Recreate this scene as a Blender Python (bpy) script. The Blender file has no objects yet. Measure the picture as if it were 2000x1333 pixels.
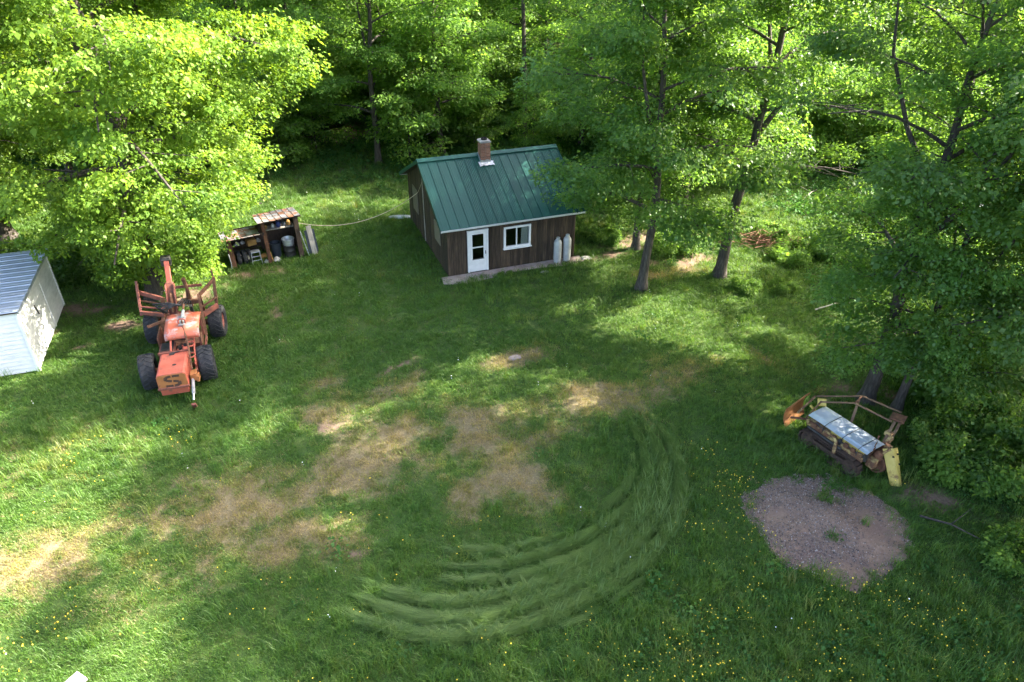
import bpy, math, random
import numpy as np
from mathutils import Vector, Matrix, Quaternion

scene = bpy.context.scene
COL = scene.collection
R = math.radians
rng = np.random.default_rng(7)
random.seed(7)

# ------------------------------------------------------------------ camera
CAM_H, CAM_PITCH, CAM_ROLL, CAM_F = 15.0, R(32.35), R(0.46), 1391.0 / 2000.0
cam_data = bpy.data.cameras.new('camera')
cam_data.sensor_width = 36.0
cam_data.lens = CAM_F * 36.0
cam_data.clip_start = 0.1
cam_data.clip_end = 3000.0
cam = bpy.data.objects.new('camera', cam_data)
cam.matrix_world = (Matrix.Translation((0, 0, CAM_H)) @ Matrix.Rotation(math.pi / 2 - CAM_PITCH, 4, 'X')
                    @ Matrix.Rotation(CAM_ROLL, 4, 'Z'))
COL.objects.link(cam)
scene.camera = cam

# ------------------------------------------------------------------ sky and sun
SUN_ELEV = R(35.5)
SUN_AZ = math.atan2(0.95, 0.31)          # clockwise from +Y
world = bpy.data.worlds.new('World')
scene.world = world
world.use_nodes = True
wn = world.node_tree.nodes
sky = wn.new('ShaderNodeTexSky')
sky.sky_type = 'NISHITA'
sky.sun_disc = False
sky.sun_elevation = SUN_ELEV
sky.sun_rotation = SUN_AZ
sky.air_density = 0.8
sky.dust_density = 4.0
sky.ozone_density = 0.4
wn['Background'].inputs['Strength'].default_value = 0.135
world.node_tree.links.new(sky.outputs[0], wn['Background'].inputs['Color'])
sun_data = bpy.data.lights.new('sun', 'SUN')
sun_data.energy = 5.0
sun_data.angle = R(0.53)
sun_data.color = (1.0, 0.92, 0.78)
sun = bpy.data.objects.new('sun', sun_data)
SUN_DIR = Vector((math.sin(SUN_AZ) * math.cos(SUN_ELEV), math.cos(SUN_AZ) * math.cos(SUN_ELEV), math.sin(SUN_ELEV)))
sun.rotation_euler = SUN_DIR.to_track_quat('Z', 'Y').to_euler()
COL.objects.link(sun)

scene.view_settings.view_transform = 'Standard'
scene.view_settings.look = 'None'
scene.view_settings.gamma = 1.0
scene.view_settings.exposure = 2.95
scene.view_settings.use_curve_mapping = False
scene.render.engine = 'CYCLES'
scene.cycles.use_denoising = True
scene.cycles.use_adaptive_sampling = True
scene.cycles.adaptive_threshold = 0.02
scene.cycles.max_bounces = 5
scene.cycles.diffuse_bounces = 3
scene.cycles.glossy_bounces = 2
scene.cycles.transmission_bounces = 4
scene.cycles.transparent_max_bounces = 6
scene.cycles.sample_clamp_indirect = 6.0
scene.cycles.caustics_reflective = False
scene.cycles.caustics_refractive = False


# ------------------------------------------------------------------ surveying: a point of the photograph -> the ground it stands on
def P(px, py, z=0.0):
    c, s = math.cos(CAM_PITCH), math.sin(CAM_PITCH)
    cr, sr = math.cos(CAM_ROLL), math.sin(CAM_ROLL)
    u, v = (px - 1000) / 1391.0, (666.5 - py) / 1391.0
    a, b = u * cr + v * sr, -u * sr + v * cr
    d = Vector((a, c + b * s, -s + b * c))
    t = (z - CAM_H) / d.z
    return Vector((d.x * t, d.y * t, z))


# ------------------------------------------------------------------ noise on the plane
def _hash(ix, iy, seed):
    h = (ix.astype(np.int64) * 374761393 + iy.astype(np.int64) * 668265263 + seed * 1274126177) & 0x7fffffff
    h = ((h ^ (h >> 13)) * 1274126177) & 0x7fffffff
    return ((h ^ (h >> 16)) & 0xffff) / 65535.0


def vnoise(x, y, seed=0):
    x = np.asarray(x, float); y = np.asarray(y, float)
    ix, iy = np.floor(x), np.floor(y)
    fx, fy = x - ix, y - iy
    fx = fx * fx * (3 - 2 * fx); fy = fy * fy * (3 - 2 * fy)
    a, b = _hash(ix, iy, seed), _hash(ix + 1, iy, seed)
    c, d = _hash(ix, iy + 1, seed), _hash(ix + 1, iy + 1, seed)
    return (a * (1 - fx) + b * fx) * (1 - fy) + (c * (1 - fx) + d * fx) * fy


def fbm(x, y, seed=0, o=4):
    t = 0; amp = 0.5; n = 0
    for i in range(o):
        t = t + amp * vnoise(np.asarray(x) * 2 ** i, np.asarray(y) * 2 ** i, seed + i * 17); n += amp; amp *= 0.5
    return t / n


# ------------------------------------------------------------------ meshes
class MB:
    """collects shapes for ONE mesh object"""
    def __init__(self):
        self.v = []; self.f = []

    def add(self, vs, fs):
        o = len(self.v)
        self.v += [tuple(p) for p in vs]
        self.f += [tuple(i + o for i in f) for f in fs]
        return self

    def box(self, c, s, rot=None):
        vs = [Vector((x * s[0] / 2, y * s[1] / 2, z * s[2] / 2)) for z in (-1, 1) for y in (-1, 1) for x in (-1, 1)]
        if rot is not None:
            m = rot if isinstance(rot, Matrix) else Matrix.Rotation(rot, 3, 'Z')
            vs = [m @ p for p in vs]
        c = Vector(c)
        return self.add([p + c for p in vs], [(0, 2, 3, 1), (4, 5, 7, 6), (0, 1, 5, 4), (2, 6, 7, 3), (0, 4, 6, 2), (1, 3, 7, 5)])

    def beam(self, a, b, w, h, up=(0, 0, 1)):
        a, b = Vector(a), Vector(b)
        d = (b - a).normalized(); u = Vector(up)
        if abs(d.dot(u)) > 0.98: u = Vector((0, 1, 0))
        s = d.cross(u).normalized(); u = s.cross(d)
        vs = [p + s * (i * w / 2) + u * (j * h / 2) for p in (a, b) for i, j in ((-1, -1), (1, -1), (1, 1), (-1, 1))]
        return self.add(vs, [(3, 2, 1, 0), (4, 5, 6, 7), (0, 1, 5, 4), (1, 2, 6, 5), (2, 3, 7, 6), (3, 0, 4, 7)])

    def tube(self, pts, r, n=8, cap=True):
        pts = [Vector(p) for p in pts]
        rs = r if isinstance(r, (list, tuple)) else [r] * len(pts)
        o = []; prev = None
        for i, p in enumerate(pts):
            d = (pts[min(i + 1, len(pts) - 1)] - pts[max(i - 1, 0)]).normalized()
            if prev is None:
                u = Vector((0, 0, 1)) if abs(d.z) < 0.9 else Vector((1, 0, 0))
            else:
                u = prev
            s = d.cross(u).normalized(); u = s.cross(d).normalized(); prev = u
            o += [p + (s * math.cos(2 * math.pi * k / n) + u * math.sin(2 * math.pi * k / n)) * rs[i] for k in range(n)]
        fs = [(i * n + k, i * n + (k + 1) % n, (i + 1) * n + (k + 1) % n, (i + 1) * n + k) for i in range(len(pts) - 1) for k in range(n)]
        if cap:
            fs += [tuple(range(n))[::-1], tuple((len(pts) - 1) * n + k for k in range(n))]
        return self.add(o, fs)

    def lathe(self, prof, n=16, m=None, closed=False):
        """profile (radius, height) turned round local Z, then moved by matrix m"""
        m = m or Matrix.Identity(4)
        vs = [m @ Vector((r * math.cos(2 * math.pi * k / n), r * math.sin(2 * math.pi * k / n), z)) for r, z in prof for k in range(n)]
        q = len(prof)
        fs = []
        for i in range(q if closed else q - 1):
            j = (i + 1) % q
            fs += [(i * n + k, i * n + (k + 1) % n, j * n + (k + 1) % n, j * n + k) for k in range(n)]
        return self.add(vs, fs)

    def prism(self, poly, a, b, m=None):
        """polygon (x, z) drawn in the XZ plane, extruded along y from a to b"""
        m = m or Matrix.Identity(4)
        n = len(poly)
        vs = [m @ Vector((x, a, z)) for x, z in poly] + [m @ Vector((x, b, z)) for x, z in poly]
        fs = [tuple(range(n)), tuple(range(2 * n - 1, n - 1, -1))] + [(i, i + n, (i + 1) % n + n, (i + 1) % n) for i in range(n)]
        return self.add(vs, fs)

    def mesh(self, name, mat, smooth=False):
        me = bpy.data.meshes.new(name)
        me.from_pydata([tuple(p) for p in self.v], [], self.f)
        if mat is not None: me.materials.append(mat)
        if smooth:
            me.polygons.foreach_set('use_smooth', [True] * len(me.polygons))
        me.update()
        return me

    def build(self, name, mat, parent=None, smooth=False, bevel=0.0, loc=None, rot=None):
        o = link(name, self.mesh(name, mat, smooth), parent)
        if bevel:
            b = o.modifiers.new('bevel', 'BEVEL'); b.width = bevel; b.segments = 2; b.limit_method = 'ANGLE'; b.angle_limit = R(40)
        if smooth:
            try:
                o.data.set_sharp_from_angle(angle=R(40))
            except Exception:
                pass
        if loc is not None: o.location = loc
        if rot is not None: o.rotation_euler = rot
        return o


def link(name, data, parent=None):
    o = bpy.data.objects.new(name, data)
    COL.objects.link(o)
    if parent is not None: o.parent = parent
    return o


def tag(o, label, cat, group=None):
    o['label'] = label; o['category'] = cat
    if group: o['group'] = group
    return o


def thing(name, label, cat, loc=(0, 0, 0), rz=0.0, group=None):
    o = link(name, None)
    o.location = loc; o.rotation_euler = (0, 0, rz)
    o.empty_display_size = 0.2
    return tag(o, label, cat, group)


def np_mesh(name, verts, quads, mat, attrs=None, smooth=False):
    """mesh from numpy arrays; quads (n, k)"""
    me = bpy.data.meshes.new(name)
    n, k = quads.shape
    me.vertices.add(len(verts)); me.vertices.foreach_set('co', np.ascontiguousarray(verts, dtype=np.float32).ravel())
    me.loops.add(n * k); me.loops.foreach_set('vertex_index', quads.ravel().astype(np.int32))
    me.polygons.add(n)
    me.polygons.foreach_set('loop_start', np.arange(0, n * k, k, dtype=np.int32))
    me.polygons.foreach_set('loop_total', np.full(n, k, dtype=np.int32))
    if smooth: me.polygons.foreach_set('use_smooth', np.ones(n, dtype=bool))
    for nm, a in (attrs or {}).items():
        at = me.attributes.new(nm, 'FLOAT', 'POINT'); at.data.foreach_set('value', np.asarray(a, dtype=np.float32))
    if mat is not None: me.materials.append(mat)
    me.update(calc_edges=True)
    return me


# ------------------------------------------------------------------ materials
def new_mat(name):
    m = bpy.data.materials.new(name); m.use_nodes = True
    nt = m.node_tree
    return m, nt, nt.nodes, nt.links, nt.nodes['Principled BSDF']


def ramp(nt, fac, stops):
    r = nt.nodes.new('ShaderNodeValToRGB')
    e = r.color_ramp.elements
    while len(e) < len(stops): e.new(0.5)
    for el, (p, c) in zip(e, stops):
        el.position = p; el.color = (c[0], c[1], c[2], 1)
    nt.links.new(fac, r.inputs[0])
    return r.outputs[0]


def noise(nt, vec, scale, detail=5.0, rough=0.6, dist=0.0):
    n = nt.nodes.new('ShaderNodeTexNoise')
    n.inputs['Scale'].default_value = scale; n.inputs['Detail'].default_value = detail
    n.inputs['Roughness'].default_value = rough; n.inputs['Distortion'].default_value = dist
    nt.links.new(vec, n.inputs['Vector'])
    return n.outputs['Fac']


def mapped(nt, stretch=(1, 1, 1), jitter=True):
    tc = nt.nodes.new('ShaderNodeTexCoord')
    mp = nt.nodes.new('ShaderNodeMapping'); mp.inputs['Scale'].default_value = stretch
    if jitter:
        oi = nt.nodes.new('ShaderNodeObjectInfo')
        sc = nt.nodes.new('ShaderNodeVectorMath'); sc.operation = 'SCALE'
        cb = nt.nodes.new('ShaderNodeCombineXYZ')
        for i in range(3): nt.links.new(oi.outputs['Random'], cb.inputs[i])
        nt.links.new(cb.outputs[0], sc.inputs[0]); sc.inputs['Scale'].default_value = 37.0
        ad = nt.nodes.new('ShaderNodeVectorMath'); ad.operation = 'ADD'
        nt.links.new(tc.outputs['Object'], ad.inputs[0]); nt.links.new(sc.outputs[0], ad.inputs[1])
        nt.links.new(ad.outputs[0], mp.inputs['Vector'])
    else:
        nt.links.new(tc.outputs['Object'], mp.inputs['Vector'])
    return mp.outputs[0]


def mixc(nt, fac, a, b, mode='MIX'):
    m = nt.nodes.new('ShaderNodeMix'); m.data_type = 'RGBA'; m.blend_type = mode
    for sock, val in ((m.inputs[0], fac), (m.inputs[6], a), (m.inputs[7], b)):
        if hasattr(val, 'is_linked') or hasattr(val, 'links'):
            nt.links.new(val, sock)
        elif isinstance(val, (int, float)):
            sock.default_value = val
        else:
            sock.default_value = (val[0], val[1], val[2], 1)
    return m.outputs[2]


def worn(name, stops, scale=3.0, stretch=(1, 1, 1), rough=0.7, metal=0.0, bump=0.15, bscale=40.0, rand=0.25,
         spots=None, spot_scale=6.0, spot_at=(0.55, 0.65), spot_rough=0.9, detail=6.0):
    """painted / weathered surface: noise ramp, per-object value jitter, optional wear spots of another colour"""
    m, nt, N, L, b = new_mat(name)
    vec = mapped(nt, stretch)
    col = ramp(nt, noise(nt, vec, scale, detail), stops)
    b.inputs['Roughness'].default_value = rough
    b.inputs['Metallic'].default_value = metal
    if spots is not None:
        f = noise(nt, mapped(nt, (1, 1, 1)), spot_scale, 8.0, 0.7)
        mk = ramp(nt, f, [(spot_at[0], (0, 0, 0)), (spot_at[1], (1, 1, 1))])
        col = mixc(nt, mk, col, spots)
        if metal > 0:
            iv = N.new('ShaderNodeMath'); iv.operation = 'MULTIPLY_ADD'
            iv.inputs[1].default_value = -metal; iv.inputs[2].default_value = metal
            L.new(mk, iv.inputs[0]); L.new(iv.outputs[0], b.inputs['Metallic'])
        rr = N.new('ShaderNodeMath'); rr.operation = 'MULTIPLY_ADD'
        rr.inputs[1].default_value = spot_rough - rough; rr.inputs[2].default_value = rough
        L.new(mk, rr.inputs[0]); L.new(rr.outputs[0], b.inputs['Roughness'])
    if rand:
        oi = N.new('ShaderNodeObjectInfo')
        mr = N.new('ShaderNodeMapRange'); mr.inputs['To Min'].default_value = 1 - rand; mr.inputs['To Max'].default_value = 1 + rand
        L.new(oi.outputs['Random'], mr.inputs['Value'])
        hs = N.new('ShaderNodeHueSaturation'); L.new(mr.outputs[0], hs.inputs['Value']); L.new(col, hs.inputs['Color'])
        col = hs.outputs[0]
    L.new(col, b.inputs['Base Color'])
    if bump:
        bp = N.new('ShaderNodeBump'); bp.inputs['Strength'].default_value = bump; bp.inputs['Distance'].default_value = 0.02
        L.new(noise(nt, mapped(nt, stretch), bscale, 4.0), bp.inputs['Height']); L.new(bp.outputs[0], b.inputs['Normal'])
    return m


def leafy(name, stops, trans, gloss=0.04, tw=0.45, inst=False, rough=0.5):
    """thin leaf: reflects, lets light through, a little sheen; colour by the leaf's own tint"""
    m, nt, N, L, b = new_mat(name)
    N.remove(b)
    at = N.new('ShaderNodeAttribute'); at.attribute_name = 'tint'
    fac = at.outputs['Fac']
    if inst:
        at.attribute_type = 'INSTANCER'
    oi = N.new('ShaderNodeObjectInfo')
    mr = N.new('ShaderNodeMapRange'); mr.inputs['To Min'].default_value = 0.82; mr.inputs['To Max'].default_value = 1.18
    L.new(oi.outputs['Random'], mr.inputs['Value'])
    col = ramp(nt, fac, stops)
    hs = N.new('ShaderNodeHueSaturation'); L.new(mr.outputs[0], hs.inputs['Value']); L.new(col, hs.inputs['Color'])
    col = hs.outputs[0]
    df = N.new('ShaderNodeBsdfDiffuse'); L.new(col, df.inputs['Color'])
    tr = N.new('ShaderNodeBsdfTranslucent')
    L.new(mixc(nt, 1.0, col, trans, 'MULTIPLY'), tr.inputs['Color'])
    mx = N.new('ShaderNodeMixShader'); mx.inputs[0].default_value = tw
    L.new(df.outputs[0], mx.inputs[1]); L.new(tr.outputs[0], mx.inputs[2])
    gl = N.new('ShaderNodeBsdfGlossy'); gl.inputs['Roughness'].default_value = rough
    gl.inputs['Color'].default_value = (0.9, 0.95, 0.9, 1)
    m2 = N.new('ShaderNodeMixShader'); m2.inputs[0].default_value = gloss
    L.new(mx.outputs[0], m2.inputs[1]); L.new(gl.outputs[0], m2.inputs[2])
    L.new(m2.outputs[0], N['Material Output'].inputs['Surface'])
    return m


M = {}
M['bark'] = worn('bark', [(0.3, (0.024, 0.019, 0.015)), (0.55, (0.065, 0.054, 0.044)), (0.8, (0.14, 0.122, 0.105))], 5, (3, 3, 0.6), 0.95, 0, 0.6, 18, 0.15)
M['leaf_maple'] = leafy('leaf_maple', [(0.0, (0.055, 0.118, 0.022)), (0.55, (0.104, 0.195, 0.034)), (1.0, (0.160, 0.262, 0.046))], (2.05, 2.0, 1.2), 0.012, 0.52)
M['leaf_bass'] = leafy('leaf_bass', [(0.0, (0.055, 0.120, 0.014)), (0.55, (0.110, 0.195, 0.022)), (1.0, (0.175, 0.270, 0.036))], (2.2, 1.9, 1.0), 0.012, 0.42)
M['leaf_cool'] = leafy('leaf_cool', [(0.0, (0.048, 0.115, 0.020)), (0.55, (0.088, 0.178, 0.038)), (1.0, (0.146, 0.245, 0.054))], (2.5, 2.25, 1.1), 0.022, 0.55, rough=0.45)
M['grass'] = leafy('grass', [(0.0, (0.042, 0.120, 0.014)), (0.40, (0.090, 0.178, 0.022)), (0.72, (0.22, 0.21, 0.055)), (1.0, (0.34, 0.27, 0.13))], (1.9, 1.6, 0.9), 0.025, 0.38, inst=True)
M['flower'] = worn('flower', [(0.3, (0.75, 0.52, 0.02)), (0.7, (0.85, 0.65, 0.04))], 5, rough=0.5, bump=0)
M['daisy'] = worn('daisy', [(0.3, (0.75, 0.75, 0.7)), (0.7, (0.85, 0.85, 0.8))], 5, rough=0.6, bump=0)

# ------------------------------------------------------------------ the ground: height and cover
def ell(x, y, c, rx, ry, ang=18.0):
    a = R(ang); dx, dy = x - c[0], y - c[1]
    u = (dx * math.cos(a) + dy * math.sin(a)) / rx; v = (-dx * math.sin(a) + dy * math.cos(a)) / ry
    return np.clip(1.35 - np.sqrt(u * u + v * v), 0, 1)


DRY = [((860, 860), 4.2, 1.9, 22), ((700, 930), 2.6, 1.3, 25), ((1000, 960), 2.2, 1.4, 10), ((480, 1000), 2.6, 0.9, 20), ((150, 1105), 3.6, 1.2, 14),
       ((780, 760), 1.8, 0.8, 35), ((1180, 770), 3.6, 1.3, 18), ((600, 1060), 2.0, 1.0, 20),
       ((320, 1050), 2.4, 0.8, 20), ((1250, 800), 0.5, 2.6, 20), ((1550, 730), 0.4, 2.5, 30), ((1010, 700), 1.6, 0.6, 20), ((1300, 530), 2.0, 0.7, 10), ((640, 790), 1.0, 2.0, 20)]
BARE = [((180, 615), 2.1, 0.8, 20), ((250, 645), 1.3, 0.6, 20), ((537, 610), 0.28, 1.3, 20), ((160, 692), 0.45, 0.35, 0), ((480, 545), 1.7, 0.6, 27), ((612, 634), 0.2, 0.15, 0),
        ((90, 668), 0.5, 0.5, 0), ((1800, 950), 1.5, 0.7, -35), ((1240, 470), 2.2, 1.5, 20), ((1180, 500), 1.6, 0.5, 20), ((690, 1085), .3, .15, 0),
        ((650, 270), 3.0, 3.0, 20), ((1690, 760), 1.4, 0.8, 0), ((370, 590), 1.6, 1.0, 20), ((780, 722), .9, .22, 40), ((640, 840), .6, .4, 0), ((1340, 500), 2.2, 1.0, 20)]
GRAVEL_C = Vector((8.9, 14.2, 0))


TRACK = [((-150, 1160), 1.5), ((0, 1130), 1.5), ((200, 1085), 1.4), ((400, 1020), 1.3), ((560, 960), 1.3), ((700, 905), 1.6), ((850, 865), 1.9), ((1000, 835), 1.7), ((1150, 785), 1.5), ((1300, 735), 0.7), ((1400, 695), 0.45)]


def dryness(x, y):
    d = 0
    tp_ = [(P(*c), w_) for c, w_ in TRACK]
    for (a_, wa), (b_, wb) in zip(tp_[:-1], tp_[1:]):
        ex, ey = b_.x - a_.x, b_.y - a_.y
        t_ = np.clip(((x - a_.x) * ex + (y - a_.y) * ey) / (ex * ex + ey * ey), 0, 1)
        dist = np.hypot(x - a_.x - t_ * ex, y - a_.y - t_ * ey)
        d = np.maximum(d, np.clip(1.25 - dist / (wa + (wb - wa) * t_) * 0.9, 0, 0.66))
    for c, rx, ry, a in DRY:
        p = P(*c); d = np.maximum(d, 0.75 * ell(x, y, p, rx * 1.2, ry * 1.3, a))
    d = np.maximum(d, 0.52 * ell(x, y, P(230, 1070), 9.0, 3.6, 15))  # yellower grass, also put there to brighten the sunlit lower left
    d = np.maximum(d, 0.40 * ell(x, y, P(100, 900), 8.0, 2.0, 15))
    n = fbm(x * 0.75, y * 0.75, 3, 5); n2 = fbm(x * 3.1, y * 3.1, 7, 4)
    return np.clip(d * 1.15 + (n - 0.56) * 2.0 + (n2 - 0.5) * 1.1, 0, 1) * np.clip(0.10 + d * 1.2, 0, 1)


def bareness(x, y):
    d = 0
    for c, rx, ry, a in BARE:
        p = P(*c); d = np.maximum(d, ell(x, y, p, rx, ry, a))
    n = fbm(x * 1.7, y * 1.7, 11, 5)
    return np.clip((d - 0.40) * 2.0 + (n - 0.5) * 3.6 * (d > 0.02), 0, 1) * 0.92


def gravel_r(x, y):
    """1 at the rim of the gravel patch, less inside"""
    dx, dy = x - GRAVEL_C.x, y - GRAVEL_C.y
    th = np.arctan2(dy, dx)
    w = 0.05 * np.sin(3 * th + 0.7) + 0.03 * np.sin(5 * th + 2.0) + 0.34 * (fbm(x * 1.5, y * 1.5, 23, 4) - 0.5)
    return np.sqrt((dx / 2.15) ** 2 + (dy / 2.15) ** 2) / (1 + w)


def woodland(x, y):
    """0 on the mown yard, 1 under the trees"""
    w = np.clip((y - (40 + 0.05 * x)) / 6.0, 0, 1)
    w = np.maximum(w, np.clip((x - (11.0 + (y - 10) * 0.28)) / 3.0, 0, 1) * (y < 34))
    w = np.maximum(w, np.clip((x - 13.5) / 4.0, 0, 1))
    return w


def hgt(x, y):
    h = (fbm(np.asarray(x) * 0.13, np.asarray(y) * 0.13, 41, 3) - 0.5) * 0.22 + (fbm(np.asarray(x) * 0.9, np.asarray(y) * 0.9, 5, 2) - 0.5) * 0.05
    return h


def hz(x, y):
    return float(hgt(np.array([x]), np.array([y]))[0])


def lines(a, b, c, d, step, n):
    lo = a + (b - a) * (1 - (1 - np.linspace(0, 1, n, endpoint=False)) ** 2.2)
    hi = d - (d - c) * (1 - np.linspace(0, 1, n + 1)[1:]) ** 1.0
    hi = c + (d - c) * (np.linspace(0, 1, n + 1)[1:]) ** 2.2
    return np.concatenate([lo, np.arange(b, c + 1e-6, step), hi])


gx = lines(-700, -34, 34, 700, 0.25, 14)
gy = lines(-300, 5, 56, 1200, 0.25, 14)
GX, GY = np.meshgrid(gx, gy)
xs, ys = GX.ravel(), GY.ravel()
nx = len(gx)
ii = (np.arange(len(gy) - 1)[:, None] * nx + np.arange(nx - 1)[None, :]).ravel()
gq = np.stack([ii, ii + 1, ii + nx + 1, ii + nx], 1)

gm, nt, N, L, b = new_mat('meadow')
vec = mapped(nt, (1, 1, 1), False)
fine = noise(nt, vec, 14, 8, 0.75)
broad = noise(nt, vec, 0.9, 6, 0.65)
green = ramp(nt, fine, [(0.25, (0.020, 0.040, 0.010)), (0.5, (0.042, 0.080, 0.018)), (0.8, (0.085, 0.125, 0.03))])
green = mixc(nt, ramp(nt, broad, [(0.45, (0, 0, 0)), (0.75, (0.6, 0.6, 0.6))]), green, (0.10, 0.11, 0.03))
straw = ramp(nt, fine, [(0.25, (0.09, 0.065, 0.03)), (0.5, (0.19, 0.15, 0.085)), (0.8, (0.32, 0.26, 0.16))])
soil = ramp(nt, noise(nt, vec, 9, 8, 0.75), [(0.25, (0.085, 0.052, 0.038)), (0.55, (0.20, 0.13, 0.10)), (0.85, (0.33, 0.23, 0.18))])
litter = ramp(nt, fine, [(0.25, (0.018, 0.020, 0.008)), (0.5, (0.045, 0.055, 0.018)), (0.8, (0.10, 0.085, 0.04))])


def attr(nt, nm):
    a = nt.nodes.new('ShaderNodeAttribute'); a.attribute_name = nm
    return a.outputs['Fac']


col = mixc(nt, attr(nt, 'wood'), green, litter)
mm = N.new('ShaderNodeMath'); mm.operation = 'MULTIPLY_ADD'; mm.inputs[1].default_value = 1.5
L.new(noise(nt, vec, 7.5, 8, 0.8), mm.inputs[0])
sb = N.new('ShaderNodeMath'); sb.operation = 'MULTIPLY_ADD'; sb.inputs[1].default_value = 1.0; sb.inputs[2].default_value = -0.75
L.new(attr(nt, 'dry'), sb.inputs[0]); L.new(sb.outputs[0], mm.inputs[2])
dmk = ramp(nt, mm.outputs[0], [(0.22, (0, 0, 0)), (0.62, (0.9, 0.9, 0.9))])
col = mixc(nt, dmk, col, straw)
col = mixc(nt, attr(nt, 'bare'), col, soil)
L.new(col, b.inputs['Base Color'])
b.inputs['Roughness'].default_value = 0.95
b.inputs['Specular IOR Level'].default_value = 0.15
bp = N.new('ShaderNodeBump'); bp.inputs['Strength'].default_value = 0.6; bp.inputs['Distance'].default_value = 0.04
L.new(noise(nt, vec, 22, 6, 0.7), bp.inputs['Height']); L.new(bp.outputs[0], b.inputs['Normal'])
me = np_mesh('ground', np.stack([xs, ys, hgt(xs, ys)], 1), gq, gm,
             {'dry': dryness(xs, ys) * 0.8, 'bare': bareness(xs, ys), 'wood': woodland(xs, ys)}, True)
ground = link('ground', me)
ground['kind'] = 'structure'

# gravel patch: a low mound of reddish crushed stone with a ridge across it
g = np.linspace(-3.4, 3.4, 120)
X, Y = np.meshgrid(g + GRAVEL_C.x, g + GRAVEL_C.y)
x, y = X.ravel(), Y.ravel()
rr = gravel_r(x, y)


def gravel_h(x, y):
    r = gravel_r(x, y)
    t = (-(x - GRAVEL_C.x) * 0.72 - (y - GRAVEL_C.y) * 0.7) * 1.0
    ridge = np.exp(-((t + 0.05 + 0.25 * (fbm(x * .7, y * .7, 61, 2) - .5)) / 0.42) ** 2)
    return np.where(r < 1, np.clip(1.04 - r, 0, 1) * 0.22, 0.009 - (r - 1) * 1.2) + 0.17 * ridge * np.clip(1.05 - r, 0, 1) + (fbm(x * 2.2, y * 2.2, 29, 3) - 0.5) * 0.06


zz = hgt(x, y) + gravel_h(x, y) - 0.01
n = len(g)
ii = (np.arange(n - 1)[:, None] * n + np.arange(n - 1)[None, :]).ravel()
q = np.stack([ii, ii + 1, ii + n + 1, ii + n], 1)
q = q[(rr[q] < 1.15).all(1)]
used = np.unique(q); remap = np.full(len(x), -1); remap[used] = np.arange(len(used))
gm2, nt, N, L, b = new_mat('gravel')
vec = mapped(nt, (1, 1, 1), False)
st = ramp(nt, noise(nt, vec, 26, 8, 0.8), [(0.25, (0.075, 0.050, 0.042)), (0.5, (0.215, 0.132, 0.102)), (0.8, (0.36, 0.255, 0.21))])
dirt = ramp(nt, noise(nt, vec, 10, 6, 0.7), [(0.3, (0.18, 0.105, 0.072)), (0.7, (0.34, 0.225, 0.16))])
L.new(mixc(nt, ramp(nt, noise(nt, vec, 0.9, 4, 0.6), [(0.40, (0, 0, 0)), (0.58, (0.95, 0.95, 0.95))]), st, dirt), b.inputs['Base Color'])
b.inputs['Roughness'].default_value = 0.95
bp = N.new('ShaderNodeBump'); bp.inputs['Strength'].default_value = 0.8; bp.inputs['Distance'].default_value = 0.03
L.new(noise(nt, vec, 45, 5, 0.7), bp.inputs['Height']); L.new(bp.outputs[0], b.inputs['Normal'])
gp = link('gravel_patch', np_mesh('gravel_patch', np.stack([x, y, zz], 1)[used], remap[q], gm2, None, True))
gp['kind'] = 'structure'
gp['label'] = 'low mound of reddish grey gravel in the grass'

# ------------------------------------------------------------------ trees
def leaves_mesh(name, cen, outd, rs, n, size, rg, mat, pitch=24, fold=0.07, flat=0.20, wid=0.36):
    k = len(cen)
    ix = rg.integers(0, k, n)
    r = np.sqrt(rg.random(n)); th = rg.random(n) * 2 * np.pi
    rad = rs[ix]
    off = np.stack([np.cos(th) * r * rad, np.sin(th) * r * rad, rg.normal(0, flat, n) * rad - 0.30 * r * r * rad], 1)
    p = cen[ix] + off
    yaw = np.arctan2(outd[ix, 1] * 0.8 + off[:, 1] / rad, outd[ix, 0] * 0.8 + off[:, 0] / rad) + rg.normal(0, 0.9, n)
    pt = np.radians(rg.normal(pitch, 20, n)); ro = np.radians(rg.normal(0, 28, n))
    a = np.stack([np.cos(yaw) * np.cos(pt), np.sin(yaw) * np.cos(pt), -np.sin(pt)], 1)
    s0 = np.stack([-np.sin(yaw), np.cos(yaw), np.zeros(n)], 1)
    n0 = np.cross(a, s0)
    s = s0 * np.cos(ro)[:, None] + n0 * np.sin(ro)[:, None]
    nn = np.cross(a, s)
    l = (size * np.exp(rg.normal(0, 0.30, n)))[:, None]
    v = np.empty((n, 4, 3))
    v[:, 0] = p
    v[:, 1] = p + a * l * 0.42 + s * l * wid + nn * l * fold
    v[:, 2] = p + a * l - nn * l * 0.06
    v[:, 3] = p + a * l * 0.42 - s * l * wid + nn * l * fold
    tint = np.clip(0.5 + rg.normal(0, 0.16, k)[ix] + rg.normal(0, 0.13, n), 0, 1)
    return np_mesh(name, v.reshape(-1, 3), np.arange(4 * n).reshape(-1, 4), mat, {'tint': np.repeat(tint, 4)})


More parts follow.
